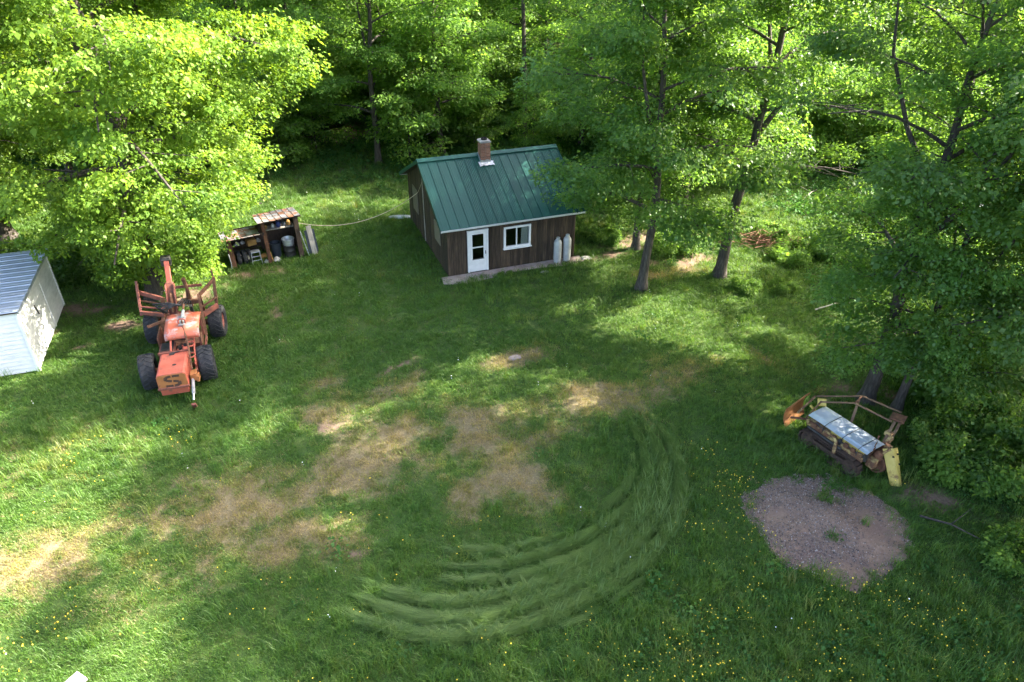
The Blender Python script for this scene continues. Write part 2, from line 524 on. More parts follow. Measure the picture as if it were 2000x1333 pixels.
def gen_tree(name, seed, H, base, Rad, tr, nlimb, leaves, size, mat, lean=(0, 0), rs=0.75, droop=0.25, fork=None, mid=0.38, flat=0.2, pitch=24, rise=0.28, inner=0.4, wobble=0.16, clip=None, skirt=0, gaps=0.0):
    rg = np.random.default_rng(seed)
    zs = np.linspace(0, H * 0.95, 11)
    wob = np.cumsum(rg.normal(0, wobble, (11, 2)) * np.linspace(0.2, 1, 11)[:, None], 0)
    px = lean[0] * zs + wob[:, 0] - wob[0, 0]; py = lean[1] * zs + wob[:, 1] - wob[0, 1]

    def tk(z):
        return np.array([np.interp(z, zs, px), np.interp(z, zs, py), z])

    def tw(z):
        return tr * max(0.04, (1 - z / (H * 0.99))) ** 0.85

    mb = MB()
    path = [tuple(tk(0) - np.array([0, 0, 0.25]))] + [tuple(tk(0) + np.array([0, 0, 0.12]))] + [tuple(tk(0.5))] + [tuple(tk(z)) for z in zs[1:]]
    mb.tube(path, [tr * 1.75, tr * 1.45, tr * 1.08] + [tw(z) for z in zs[1:]], 10, cap=True)
    cen = []; outd = []; rad = []

    def node(p, d, r):
        if clip and clip(p): return
        if gaps and vnoise(p[0] * 0.55 + 31, p[1] * 0.55 + p[2] * 0.6 + 17, seed) < gaps: return
        cen.append(p); outd.append(d); rad.append(r)
    for i in range(nlimb):
        t = base + (0.93 - base) * ((i + 0.5 * rg.random()) / nlimb) ** 0.95
        sfrac = (t - base) / (1 - base)
        z0 = H * t
        az = i * 2.39996 + rg.normal(0, 0.25)
        w = Rad * math.sqrt(max(0.06, 1 - ((sfrac - mid) / (1.04 - mid if sfrac > mid else mid + 0.42)) ** 2))
        Ln = w * rg.uniform(0.72, 1.12)
        d = np.array([math.cos(az), math.sin(az), 0.0]); sd = np.array([-d[1], d[0], 0.0])
        up = rise + 0.75 * sfrac
        bend = rg.normal(0, 0.18)
        p0 = tk(z0)

        def lp(u):
            return p0 + d * Ln * u + sd * bend * Ln * u * u + np.array([0, 0, Ln * (up * u - droop * u * u)])
        if clip and clip(lp(0.65)): continue
        us = [0, 0.2, 0.45, 0.7, 1.0]
        r0 = min(tw(z0) * 0.5, 0.035 + 0.022 * Ln)
        mb.tube([tuple(lp(u)) for u in us], [r0 * (1 - 0.86 * u) + 0.006 for u in us], 6, cap=False)
        for u in np.arange(inner, 1.01, 0.15):
            node(lp(u) + rg.normal(0, 0.15, 3), d, rs * rg.uniform(0.7, 1.15))
        ns = 6
        for j in range(ns):
            u = 0.22 + 0.72 * (j + rg.random() * 0.6) / ns
            sg = 1 if j % 2 else -1
            q0 = lp(u)
            ang = az + sg * rg.uniform(0.6, 1.25)
            e = np.array([math.cos(ang), math.sin(ang), rg.uniform(-0.12, 0.45)])
            l2 = Ln * rg.uniform(0.28, 0.5) * (1.1 - 0.45 * u) + 0.3
            ps = [q0, q0 + e * l2 * 0.5, q0 + e * l2 - np.array([0, 0, 0.12 * l2])]
            if clip and clip(ps[1]): continue
            mb.tube([tuple(p) for p in ps], [r0 * 0.4 * (1 - 0.6 * u) + 0.004, 0.012, 0.005], 4, cap=False)
            for k2 in (0.45, 0.75, 1.05):
                node(q0 + e * l2 * k2 + rg.normal(0, 0.16, 3), e, rs * rg.uniform(0.6, 1.05))
    for i in range(skirt):           # low hanging twigs round the trunk
        az = rg.random() * 6.283; q_ = rg.uniform(0.12, 0.75) * Rad
        p = np.array([math.cos(az) * q_, math.sin(az) * q_, H * base + rg.uniform(-0.7, 2.4)])
        if clip and clip(p): continue
        st0 = tk(p[2] + 0.5 * q_ * 0.3 + 0.5)
        mb.tube([tuple(st0), tuple((st0 + p) / 2 + np.array([0, 0, 0.35])), tuple(p)], [0.05, 0.025, 0.006], 5, cap=False)
        for j in range(3): node(p + rg.normal(0, 0.45, 3) * np.array([1, 1, 0.5]), np.array([math.cos(az), math.sin(az), 0]), rs * rg.uniform(0.6, 0.95))
    for i in range(fork or 0):       # steep leaders that fork off the trunk
        z0 = H * (0.34 + 0.12 * i); az = rg.random() * 6.28 + i * 2.6
        d = np.array([math.cos(az), math.sin(az), 0.0]); Ln = H * 0.34
        q0 = tk(z0)
        ps = [q0, q0 + d * Ln * 0.22 + np.array([0, 0, Ln * 0.35]), q0 + d * Ln * 0.38 + np.array([0, 0, Ln * 0.7]), q0 + d * Ln * 0.45 + np.array([0, 0, Ln * 1.1])]
        mb.tube([tuple(p) for p in ps], [tw(z0) * 0.72, tw(z0) * 0.5, tw(z0) * 0.32, 0.03], 7, cap=False)
        for p in ps[1:]:
            for j in range(5): node(p + rg.normal(0, 0.75, 3), d, rs * rg.uniform(0.7, 1.1))
    top = tk(H * 0.95)
    for i in range(8):
        node(top + rg.normal(0, 0.45, 3) * np.array([1, 1, 0.9]), rg.normal(0, 1, 3), rs * 0.8)
    cen = np.array(cen); outd = np.array(outd); rad = np.array(rad)
    lm = leaves_mesh(name + '_crown', cen, outd, rad, leaves, size, rg, mat, flat=flat, pitch=pitch)
    return mb.mesh(name + '_trunk', M['bark'], True), lm


def gen_shrub(name, seed, H, Rad, stems, leaves, size, mat):
    rg = np.random.default_rng(seed)
    mb = MB(); cen = []; outd = []; rad = []
    for i in range(stems):
        az = i * 2.4 + rg.normal(0, 0.3); rr_ = Rad * math.sqrt(rg.random()); h = H * rg.uniform(0.5, 1.0) * (1 - 0.35 * (rr_ / Rad) ** 2)
        b0 = np.array([math.cos(az) * rr_ * 0.3, math.sin(az) * rr_ * 0.3, -0.05]); t = np.array([math.cos(az) * rr_, math.sin(az) * rr_, h])
        mb.tube([tuple(b0), tuple((b0 + t) / 2 + rg.normal(0, 0.06, 3)), tuple(t)], [0.02, 0.012, 0.005], 4, cap=False)
        for u in (0.35, 0.55, 0.75, 0.95):
            cen.append(b0 + (t - b0) * u + rg.normal(0, 0.1, 3)); outd.append(np.array([math.cos(az), math.sin(az), 0])); rad.append(0.24 + 0.22 * rg.random())
    lm = leaves_mesh(name + '_foliage', np.array(cen), np.array(outd), np.array(rad) * (H / 1.8) ** 0.5, leaves, size, rg, mat, flat=0.35)
    return mb.mesh(name + '_stem', M['bark'], True), lm


V = {
    'big': gen_tree('big', 101, 20.0, 0.12, 6.6, 0.40, 38, 270000, 0.125, M['leaf_bass'], (0.0, 0.0), 0.88, 0.50, fork=2, mid=0.40, flat=0.22, pitch=32, rise=0.16, inner=0.25, skirt=95, clip=lambda p: (p[0] > 2.6 and p[2] < 2.6 + (p[0] - 2.6) * 0.95) or (p[0] < -2.4 and p[1] < 1.0 and p[2] < 4.2 - 0.6 * min(0, p[1] + 1)) or (p[1] < -2.0 and p[2] < 3.1 - (p[1] + 2.0) * 0.85)),
    'edge': gen_tree('edge', 102, 18.0, 0.13, 5.4, 0.26, 28, 112000, 0.11, M['leaf_cool'], (0.0, 0.0), 0.92, 0.34, fork=2, gaps=0.28, clip=lambda p: p[2] < 10 and p[0] < -1.3 - 0.35 * max(0, p[2] - 3.5)),
    'yard1': gen_tree('yard1', 103, 17.0, 0.17, 4.6, 0.21, 24, 74000, 0.115, M['leaf_cool'], (0.01, 0.0), 0.90, 0.36, fork=1, inner=0.25, gaps=0.38),
    'yard2': gen_tree('yard2', 104, 18.0, 0.24, 4.8, 0.23, 24, 74000, 0.115, M['leaf_cool'], (0.05, 0.0), 0.90, 0.30, fork=2, inner=0.25, gaps=0.38),
    'wood1': gen_tree('wood1', 105, 18.0, 0.14, 4.2, 0.22, 24, 38000, 0.145, M['leaf_maple'], (0.0, 0.0), 0.85, 0.30, fork=1),
    'wood2': gen_tree('wood2', 106, 20.0, 0.18, 4.0, 0.24, 24, 38000, 0.145, M['leaf_maple'], (0.015, 0.0), 0.85, 0.28, fork=2),
    'wood3': gen_tree('wood3', 107, 15.5, 0.10, 3.8, 0.18, 22, 35000, 0.14, M['leaf_maple'], (-0.02, 0.01), 0.80, 0.28),
    'sap1': gen_tree('sap1', 108, 5.5, 0.10, 1.9, 0.05, 14, 9000, 0.12, M['leaf_maple'], (0.02, 0.0), 0.55, 0.25),
    'sap2': gen_tree('sap2', 109, 4.2, 0.08, 1.7, 0.04, 12, 8000, 0.12, M['leaf_maple'], (-0.03, 0.02), 0.5, 0.3),
}
S = {
    'shrub1': gen_shrub('shrub1', 201, 2.0, 1.5, 22, 7000, 0.12, M['leaf_cool']),
    'shrub2': gen_shrub('shrub2', 202, 1.3, 1.3, 20, 5500, 0.11, M['leaf_maple']),
}


def plant(name, label, var, x, y, rz=0.0, sc=1.0, group=None, cat='tree', sz=None, tilt=(0, 0)):
    src = V.get(var) or S[var]
    o = thing(name, label, cat, (x, y, hz(x, y)), rz, group)
    o.rotation_euler = (tilt[0], tilt[1], rz)
    o.scale = (sc, sc, sz or sc)
    a, b_ = ('trunk', 'crown') if var in V else ('stem', 'foliage')
    link(a, src[0], o); link(b_, src[1], o)
    return o


def plant_px(name, label, var, px, py, *a, **k):
    p = P(px, py)
    return plant(name, label, var, p.x, p.y, *a, **k)


# trees one can tell apart
plant_px('basswood_tree', 'huge bright yellow-green leafy tree overhanging the red tractor and the white shed', 'big', 308, 592, 0.0)
plant('broadleaf_tree', 'large bright leafy tree behind the big one, reaching in from the left edge', 'big', -25.5, 33.0, 2.4, 0.95)
plant_px('maple_tree', 'straight maple nearest the white gas tanks, its bare lower trunk in the open', 'yard1', 1250, 562, 0.4)
plant_px('maple_tree', 'right-leaning maple with a long dark trunk casting a stripe of shade', 'yard2', 1402, 535, 0.0, 1.05)
plant_px('maple_tree', 'slim maple half hidden just behind the one nearest the gas tanks', 'yard1', 1238, 485, 2.6, 0.85)
plant_px('maple_tree', 'maple right behind the rusty yellow crawler, its trunk foot beside the bent rails', 'edge', 1692, 772, 0.2, 0.90)
plant_px('maple_tree', 'thinner maple at the right end of the rusty yellow crawler', 'yard1', 1752, 788, 1.3, 0.72)
plant('maple_tree', 'maple with a forked dark trunk standing beside the white car', 'yard2', 24.5, 32.5, 1.9, 0.8, tilt=(0, R(4)))
plant('maple_tree', 'maple at the right edge of the picture, in front of the white car', 'yard2', 20.2, 25.5, 3.9, 0.9)
plant('maple_tree', 'leafy maple low at the right edge, above the dark undergrowth', 'edge', 16.4, 17.0, 4.4, 0.95)
plant('maple_tree', 'maple standing between the brush pile and the rear lawn', 'wood3', 11.5, 41.5, 5.0, 0.95)
plant_px('maple_tree', 'maple at the edge of the wood left of the cabin, its lower trunk bare', 'wood1', 733, 322, 0.8, 0.95)
plant_px('maple_tree', 'maple with a scarred pale trunk rising just behind the cabin roof', 'wood3', 858, 305, 2.0, 1.1)
plant_px('maple_tree', 'maple right behind the open lean-to shed, bright leaves over a short bare trunk', 'yard1', 500, 312, 3.0, 0.9)
plant_px('maple_tree', 'maple with a pale trunk behind the right end of the cabin roof', 'wood3', 1127, 288, 4.1, 1.0)
plant_px('maple_tree', 'maple behind the two yard maples, right of the cabin', 'wood1', 1330, 400, 4.1, 0.95)
# off to the right, outside the frame: unseen trees whose shade lies on the yard; the last added to darken the lower right
for x, y, v, rz_, sc in ((24, 20, 'yard2', 1.0, 0.9), (20.3, 13.0, 'edge', 3.0, 0.9), (27.5, 10.5, 'wood2', 4.0, 0.95), (28, 17, 'wood1', 5.0, 1.0), (19.5, 7.5, 'edge', 1.0, 0.95)):
    plant('maple_tree', 'unseen leafy maple out to the right, shading the yard', v, x, y, rz_, sc, 'maples on the right side of the yard')

# the wood behind: near rows one by one


def zone(x, y):
    return ('left of the cabin, beyond the lean-to' if x < -9 else 'straight behind the cabin' if x < 7 else 'right of the cabin')


def wood_label(x, y):
    return 'leafy maple in the %s of the wood %s' % ('first rows' if y < 58 else 'back rows', zone(x, y))


def wood_group(x, y):
    return '%s of the wood %s' % ('first rows' if y < 58 else 'back rows', zone(x, y))


wr = np.random.default_rng(77)
taken = [(o.location.x, o.location.y) for o in COL.objects if o.parent is None and o.get('category') == 'tree']
spots = []
tries = 0
while len(spots) < 50 and tries < 9000:
    tries += 1
    y = 46 + 32 * wr.random() ** 1.25
    x = wr.uniform(-1, 1) * (y * 0.76 + 2)
    if x < -4 and x > -15 and y < 52: continue       # a gap of open ground left of the cabin
    if y < 48 + 0.02 * x * x * 0 and -16 < x < 6: continue
    if x > 8 and y < 51 + 0.12 * x: continue
    if all((x - a) ** 2 + (y - c) ** 2 > 4.9 ** 2 for a, c in taken + spots):
        spots.append((x, y))
for i, (x, y) in enumerate(spots):
    plant('maple_tree', wood_label(x, y), ('wood1', 'wood2', 'wood3')[i % 3], x, y, wr.random() * 6.28, wr.uniform(0.85, 1.12), wood_group(x, y))
for i, (x, y) in enumerate([(-22, 47), (-27, 42), (-31, 49), (9, 47.5)]):
    plant('maple_tree', wood_label(x, y), ('wood3', 'wood1', 'wood2')[i % 3], x, y, wr.random() * 6.28, wr.uniform(0.9, 1.1), wood_group(x, y))
# saplings along the wood's edge
k = 0
for i in range(400):
    y = 43.5 + 18 * wr.random() ** 1.4; x = wr.uniform(-1, 1) * y * 0.75
    if -17 < x < -5.5 and y < 50 and wr.random() < 0.85: continue
    if -6 < x < 5 and y < 46: continue
    plant('maple_sapling', 'bushy green sapling under the wood ' + zone(x, y), ('sap1', 'sap2')[i % 2], x, y, wr.random() * 6.28, wr.uniform(0.7, 1.6), 'saplings under the wood ' + zone(x, y))
    k += 1
    if k > 105: break


# ------------------------------------------------------------------ scattered ground cover (one object each, instanced by geometry nodes)
def scatter(name, protos, pts, rot, scl, idx, tint, label, kind='stuff'):
    me = bpy.data.meshes.new(name)
    n = len(pts)
    me.vertices.add(n); me.vertices.foreach_set('co', np.ascontiguousarray(pts, dtype=np.float32).ravel())
    a = me.attributes.new('rot', 'FLOAT_VECTOR', 'POINT'); a.data.foreach_set('vector', np.ascontiguousarray(rot, dtype=np.float32).ravel())
    for nm, arr in (('scl', scl), ('tint', tint)):
        a = me.attributes.new(nm, 'FLOAT', 'POINT'); a.data.foreach_set('value', np.asarray(arr, dtype=np.float32))
    a = me.attributes.new('idx', 'INT', 'POINT'); a.data.foreach_set('value', np.asarray(idx, dtype=np.int32))
    o = link(name, me)
    o['kind'] = kind; o['label'] = label
    ng = bpy.data.node_groups.new(name, 'GeometryNodeTree')
    ng.interface.new_socket('Geometry', in_out='INPUT', socket_type='NodeSocketGeometry')
    ng.interface.new_socket('Geometry', in_out='OUTPUT', socket_type='NodeSocketGeometry')
    nd = ng.nodes; lk = ng.links
    gi = nd.new('NodeGroupInput'); go = nd.new('NodeGroupOutput')
    jn = nd.new('GeometryNodeJoinGeometry')

    def na(nm, ty):
        q_ = nd.new('GeometryNodeInputNamedAttribute'); q_.data_type = ty; q_.inputs['Name'].default_value = nm
        return q_.outputs['Attribute']
    r_, s_, i_ = na('rot', 'FLOAT_VECTOR'), na('scl', 'FLOAT'), na('idx', 'INT')
    e2r = nd.new('FunctionNodeEulerToRotation'); lk.new(r_, e2r.inputs[0])
    for k_, pm in enumerate(protos):
        po = bpy.data.objects.new(name + '_piece', pm)
        oi = nd.new('GeometryNodeObjectInfo'); oi.inputs['Object'].default_value = po; oi.inputs['As Instance'].default_value = False
        cm = nd.new('FunctionNodeCompare'); cm.data_type = 'INT'; cm.operation = 'EQUAL'
        lk.new(i_, cm.inputs[2]); cm.inputs[3].default_value = k_
        ip = nd.new('GeometryNodeInstanceOnPoints')
        lk.new(gi.outputs[0], ip.inputs['Points']); lk.new(cm.outputs[0], ip.inputs['Selection'])
        lk.new(oi.outputs['Geometry'], ip.inputs['Instance']); lk.new(e2r.outputs[0], ip.inputs['Rotation']); lk.new(s_, ip.inputs['Scale'])
        lk.new(ip.outputs[0], jn.inputs[0])
    lk.new(jn.outputs[0], go.inputs[0])
    md = o.modifiers.new('scatter', 'NODES'); md.node_group = ng
    return o


def blades(name, seed, n, rad, h0, h1, w, lean, mat, lay=0.0, tintless=True):
    """tuft of bent, tapering blades; lay > 0 lays them along +x"""
    rg = np.random.default_rng(seed)
    r = rad * np.sqrt(rg.random(n)); th = rg.random(n) * 6.283
    p = np.stack([r * np.cos(th), r * np.sin(th), np.full(n, -0.02)], 1)
    h = rg.uniform(h0, h1, n)
    yaw = rg.random(n) * 6.283
    if lay: yaw = rg.normal(0, 0.09, n)
    ln = rg.uniform(0.3, 1.0, n) * lean
    d = np.stack([np.cos(yaw), np.sin(yaw), np.zeros(n)], 1); s = np.stack([-np.sin(yaw), np.cos(yaw), np.zeros(n)], 1)
    z = np.array([0, 0, 1.0])
    hh = h[:, None]; l_ = ln[:, None]; ww = (w * rg.uniform(0.7, 1.3, n))[:, None]
    if lay:
        zf = rg.uniform(0.06, 0.24, n)[:, None]
        m_ = p + d * hh * 0.45 + z * hh * zf * 0.9; t = p + d * hh + z * hh * zf * rg.uniform(0.3, 1.2, n)[:, None]
    else:
        m_ = p + d * hh * l_ * 0.25 + z * hh * 0.6; t = p + d * hh * l_ + z * hh * (1 - 0.35 * l_)
    v = np.stack([p - s * ww, p + s * ww, m_ + s * ww * 0.75, m_ - s * ww * 0.75, t + s * ww * 0.12, t - s * ww * 0.12], 1)
    b_ = np.arange(n)[:, None] * 6
    q_ = np.concatenate([b_ + np.array([[0, 1, 2, 3]]), b_ + np.array([[3, 2, 4, 5]])], 0)
    return np_mesh(name, v.reshape(-1, 3), q_, mat)


def weed(name, seed, n, rad, h, size, mat):
    """low broad-leaved plant"""
    rg = np.random.default_rng(seed)
    cen = np.stack([rg.normal(0, rad * 0.5, 9), rg.normal(0, rad * 0.5, 9), rg.uniform(0.2, 1, 9) * h], 1)
    me_ = leaves_mesh(name, cen, cen.copy(), np.full(9, rad * 0.6), n, size, rg, mat, flat=0.3)
    return me_


def field(dens, y0, y1, seed, margin=2.5, xlim=None):
    """points on the ground in view between two distances"""
    rg = np.random.default_rng(seed)
    wmax = y1 * 0.80 + margin + 3
    n = int(dens * (y1 - y0) * 2 * wmax)
    y = rg.uniform(y0, y1, n); x = rg.uniform(-wmax, wmax, n)
    ok = np.abs(x) < (y * 0.80 + margin + 2)
    if xlim: ok &= (x > xlim[0]) & (x < xlim[1])
    return x[ok], y[ok]


SW_C = (-1.35, 17.0)                       # the wheel-flattened arc in the long grass


def swirl(x, y):
    dx, dy = x - SW_C[0], y - SW_C[1]
    r = np.hypot(dx, dy); th = np.degrees(np.arctan2(dy, dx))
    w = np.clip((th + 112) / 14, 0, 1) * np.clip((12 - th) / 14, 0, 1)
    inner = 4.3 + 0.5 * np.sin(np.radians(th) * 3)
    band = np.clip((r - inner) / 0.3, 0, 1) * np.clip((6.95 - r) / 0.25, 0, 1)
    return w * band, r, np.arctan2(dy, dx)


def inside_buildings(x, y):
    """footprints where nothing grows"""
    m = np.zeros(len(x), bool)
    for (ox, oy), ang, x0, x1, y0, y1 in [((-2.914, 29.047), 20.8, -0.05, 6.3, -0.55, 7.35), ((-17.29, 21.37), 19.4, -7, 0.05, -0.05, 5.2)]:
        a_ = R(ang); dx, dy = x - ox, y - oy
        u = dx * math.cos(a_) + dy * math.sin(a_); v_ = -dx * math.sin(a_) + dy * math.cos(a_)
        m |= (u > x0) & (u < x1) & (v_ > y0) & (v_ < y1)
    return m


def grow(x, y, seed, keep=None, idxn=1, smin=0.7, smax=1.3, tint0=0.25, dryk=0.6):
    rg = np.random.default_rng(seed)
    ok = ~inside_buildings(x, y) & (gravel_r(x, y) > 0.99 - 0.25 * rg.random(len(x)) ** 3)
    if keep is not None: ok &= rg.random(len(x)) < keep(x, y)
    x, y = x[ok], y[ok]
    n = len(x)
    rot = np.stack([rg.normal(0, 0.08, n), rg.normal(0, 0.08, n), rg.random(n) * 6.283], 1)
    dry = dryness(x, y)
    tint = np.clip(tint0 + rg.normal(0, 0.10, n) + 0.30 * (fbm(x * 0.5, y * 0.5, 91, 4) - 0.5) + dryk * dry, 0, 1)
    return np.stack([x, y, hgt(x, y)], 1), rot, rg.uniform(smin, smax, n), rg.integers(0, idxn, n), tint


GR = M['grass']
lawn = [blades('lawn_a', 1, 34, 0.17, 0.05, 0.13, 0.0050, 0.9, GR), blades('lawn_b', 2, 30, 0.17, 0.06, 0.17, 0.0055, 0.8, GR), blades('lawn_c', 3, 26, 0.16, 0.04, 0.10, 0.006, 1.1, GR)]
parts_ = []
for dens, y0, y1, sd in ((62, 7.5, 15, 301), (46, 15, 24, 302), (28, 24, 36, 303), (11, 36, 52, 304)):
    x, y = field(dens, y0, y1, sd)
    parts_.append(grow(x, y, sd + 50, lambda x, y: (1 - 0.9 * bareness(x, y)) * (1 - 0.52 * dryness(x, y)) * (1 - 0.5 * woodland(x, y)) * (1 - 0.1 * swirl(x, y)[0]), 3, 0.75, 1.35))
pts, rot, scl, idx, tint = [np.concatenate(a) for a in zip(*parts_)]
far = np.clip((pts[:, 1] - 14) / 30, 0, 1)
scatter('lawn_grass', lawn, pts, rot, scl * (1 + 0.8 * far), idx, tint, 'short green lawn grass covering the yard')

tall = [blades('tall_a', 4, 30, 0.16, 0.22, 0.46, 0.0065, 0.7, GR), blades('tall_b', 5, 26, 0.18, 0.25, 0.55, 0.006, 0.9, GR)]


def tallness(x, y):
    t = 0.10 * (fbm(x * 0.6, y * 0.6, 71, 3) > 0.55)
    lower = np.clip((14.0 - y) / 4, 0, 1) * np.clip((x + 6) / 4, 0, 1)
    t = np.maximum(t, 0.75 * lower)
    t = np.maximum(t, 0.8 * woodland(x, y) * (y < 48))
    t = np.maximum(t, 0.55 * ((y > 33) & (y < 50)))
    t = np.maximum(t, 0.6 * ell(x, y, P(345, 800), 2.6, 0.9, 10))
    t = np.maximum(t, 0.7 * ell(x, y, P(1620, 880), 3.0, 2.0, -40))
    t = np.maximum(t, 0.5 * ell(x, y, P(1530, 400), 6.0, 5.0, 20))
    t = np.maximum(t, 0.5 * ell(x, y, P(960, 570), 3.0, 0.9, 20))
    t = np.maximum(t, 0.45 * ell(x, y, P(150, 900), 6, 2.0, 15))
    s, r, th = swirl(x, y)
    t = np.maximum(t, 0.6 * ell(x, y, P(1240, 960), 2.4, 2.2, 60))
    t = np.maximum(t, 0.04 * s)
    return t * (1 - s * 0.8) * (1 - dryness(x, y)) * (1 - bareness(x, y))


parts_ = []
for dens, y0, y1, sd in ((30, 7.5, 15, 311), (20, 15, 24, 312), (12, 24, 36, 313), (8, 36, 54, 314)):
    x, y = field(dens, y0, y1, sd)
    parts_.append(grow(x, y, sd + 50, tallness, 2, 0.6, 1.15, 0.28, 0.4))
pts, rot, scl, idx, tint = [np.concatenate(a) for a in zip(*parts_)]
scatter('tall_grass', tall, pts, rot, scl, idx, tint, 'tufts of long unmown green grass')

# long grass pressed down in curving wheel tracks
GL = leafy('laid_grass', [(0.0, (0.030, 0.080, 0.012)), (0.5, (0.065, 0.135, 0.022)), (1.0, (0.13, 0.20, 0.05))], (1.6, 1.5, 0.9), 0.025, 0.3, inst=True, rough=0.45)
laid = [blades('laid_a', 6, 26, 0.07, 0.30, 0.72, 0.0042, 1, GL, 1.0), blades('laid_b', 7, 26, 0.07, 0.26, 0.62, 0.0045, 1, GL, 1.0), blades('laid_c', 11, 18, 0.15, 0.20, 0.45, 0.006, 1.3, GL)]
rg = np.random.default_rng(321)
fam = []
for (cx, cy), r0, r1, t0, t1, n_ in (((-1.35, 17.0), 5.3, 6.8, -112, 20, 10500), ((-0.7, 17.6), 4.4, 5.9, -100, 2, 3000)):
    r = np.sqrt(rg.uniform(r0 ** 2, r1 ** 2, n_)); th = np.radians(rg.uniform(t0, t1, n_))
    lane = np.sin((r + 0.10 * np.sin(th * 5)) * 2 * math.pi / 0.48 + cx)
    ok = rg.random(n_) < (0.06 + 0.94 * (lane > 0.05)) * (0.8 + 0.2 * (fbm(r * 4.0, th * 2.2, 57, 3) > 0.47)) * np.clip(np.minimum(np.degrees(th) - t0, t1 - np.degrees(th)) / 30, 0.05, 1) * np.clip(np.minimum(r - r0, r1 - r) / 0.25, 0.15, 1)
    r, th, lane = r[ok], th[ok], lane[ok]
    fam.append((cx + r * np.cos(th), cy + r * np.sin(th), r, th, lane))
x, y, r, th, lane = [np.concatenate(a_) for a_ in zip(*fam)]
n = len(x)
yaw = th - math.pi / 2 + rg.normal(0, 0.05, n)
rot = np.stack([rg.normal(0, 0.05, n), -0.02 - 0.10 * rg.random(n) ** 2, yaw], 1)
kind_ = np.where(rg.random(n) < 0.10, 2, rg.integers(0, 2, n))
scatter('flattened_grass', laid, np.stack([x, y, hgt(x, y) + 0.03 + 0.08 * np.clip(lane, 0, 1)], 1), rot, rg.uniform(0.7, 1.25, n), kind_,
        np.clip(0.60 + rg.normal(0, 0.10, n) + 0.25 * lane, 0, 1), 'long green grass pressed flat in curved wheel tracks')  # lanes tinted lighter: the sheen of lying blades put into the colour

# broad-leaved weeds and undergrowth
wm = leafy('weed_leaf', [(0.0, (0.030, 0.090, 0.020)), (0.5, (0.055, 0.135, 0.026)), (1.0, (0.11, 0.20, 0.03))], (1.9, 1.8, 1.0), 0.012, 0.35, inst=True)
weeds = [weed('weed_a', 8, 40, 0.22, 0.16, 0.07, wm), weed('weed_b', 9, 46, 0.26, 0.30, 0.09, wm), weed('weed_c', 10, 30, 0.2, 0.10, 0.05, wm)]
parts_ = []
for dens, y0, y1, sd in ((14, 7.5, 15, 331), (10, 15, 24, 332), (8, 24, 38, 333), (6, 38, 62, 334)):
    x, y = field(dens, y0, y1, sd)
    parts_.append(grow(x, y, sd + 50, lambda x, y: np.clip(np.maximum(0.95 * woodland(x, y), np.maximum(0.5 * np.clip((13.5 - y) / 3, 0, 1) * np.clip((x - 1) / 3, 0, 1), 0.012)) * (1 - dryness(x, y)) * (1 - bareness(x, y)) * (1 - swirl(x, y)[0]), 0, 1), 3, 0.6, 1.2, 0.2, 0.2))
pts, rot, scl, idx, tint = [np.concatenate(a) for a in zip(*parts_)]
scatter('undergrowth', weeds, pts, rot, scl * (1 + 0.6 * (pts[:, 1] > 36)), idx, tint, 'low broad-leaved weeds and undergrowth')

# dry straw on the worn ground
st_m = leafy('straw_blade', [(0.0, (0.20, 0.15, 0.07)), (1.0, (0.40, 0.31, 0.16))], (1.3, 1.2, 1.0), 0.03, 0.25, inst=True)
straw = [blades('straw_a', 12, 26, 0.17, 0.04, 0.10, 0.0045, 1.6, st_m), blades('straw_b', 13, 22, 0.17, 0.05, 0.12, 0.004, 1.4, st_m)]
parts_ = []
for dens, y0, y1, sd in ((30, 8, 18, 341), (20, 18, 30, 342)):
    x, y = field(dens, y0, y1, sd)
    parts_.append(grow(x, y, sd + 50, lambda x, y: dryness(x, y) * (1 - bareness(x, y)) * 0.9, 2, 0.7, 1.2, 0.5, 0))
pts, rot, scl, idx, tint = [np.concatenate(a) for a in zip(*parts_)]
scatter('dry_straw', straw, pts, rot, scl, idx, tint, 'dry yellow straw on the worn ground of the yard')


# buttercups
def flower(name, seed, n, rad, mat, r, h0, h1):
    rg = np.random.default_rng(seed)
    mb = MB()
    for i in range(n):
        p = Vector((rg.normal(0, rad), rg.normal(0, rad), rg.uniform(h0, h1)))
        tl = Matrix.Rotation(rg.normal(0, 0.4), 3, 'X') @ Matrix.Rotation(rg.normal(0, 0.4), 3, 'Y')
        k_ = 5
        mb.add([p] + [p + tl @ Vector((r * math.cos(6.283 * j / k_), r * math.sin(6.283 * j / k_), r * 0.35)) for j in range(k_)],
               [(0, j + 1, (j + 1) % k_ + 1) for j in range(k_)])
        mb.beam((p.x, p.y, 0), p, 0.004, 0.004)
    me_ = mb.mesh(name, mat)
    me_.materials.append(M['grass'])
    nf = 5 + 6
    me_.polygons.foreach_set('material_index', [0 if (j % nf) < 5 else 1 for j in range(len(me_.polygons))])
    return me_


butter = [flower('butter_a', 14, 3, 0.14, M['flower'], 0.017, 0.22, 0.42), flower('butter_b', 15, 2, 0.12, M['flower'], 0.016, 0.18, 0.36)]


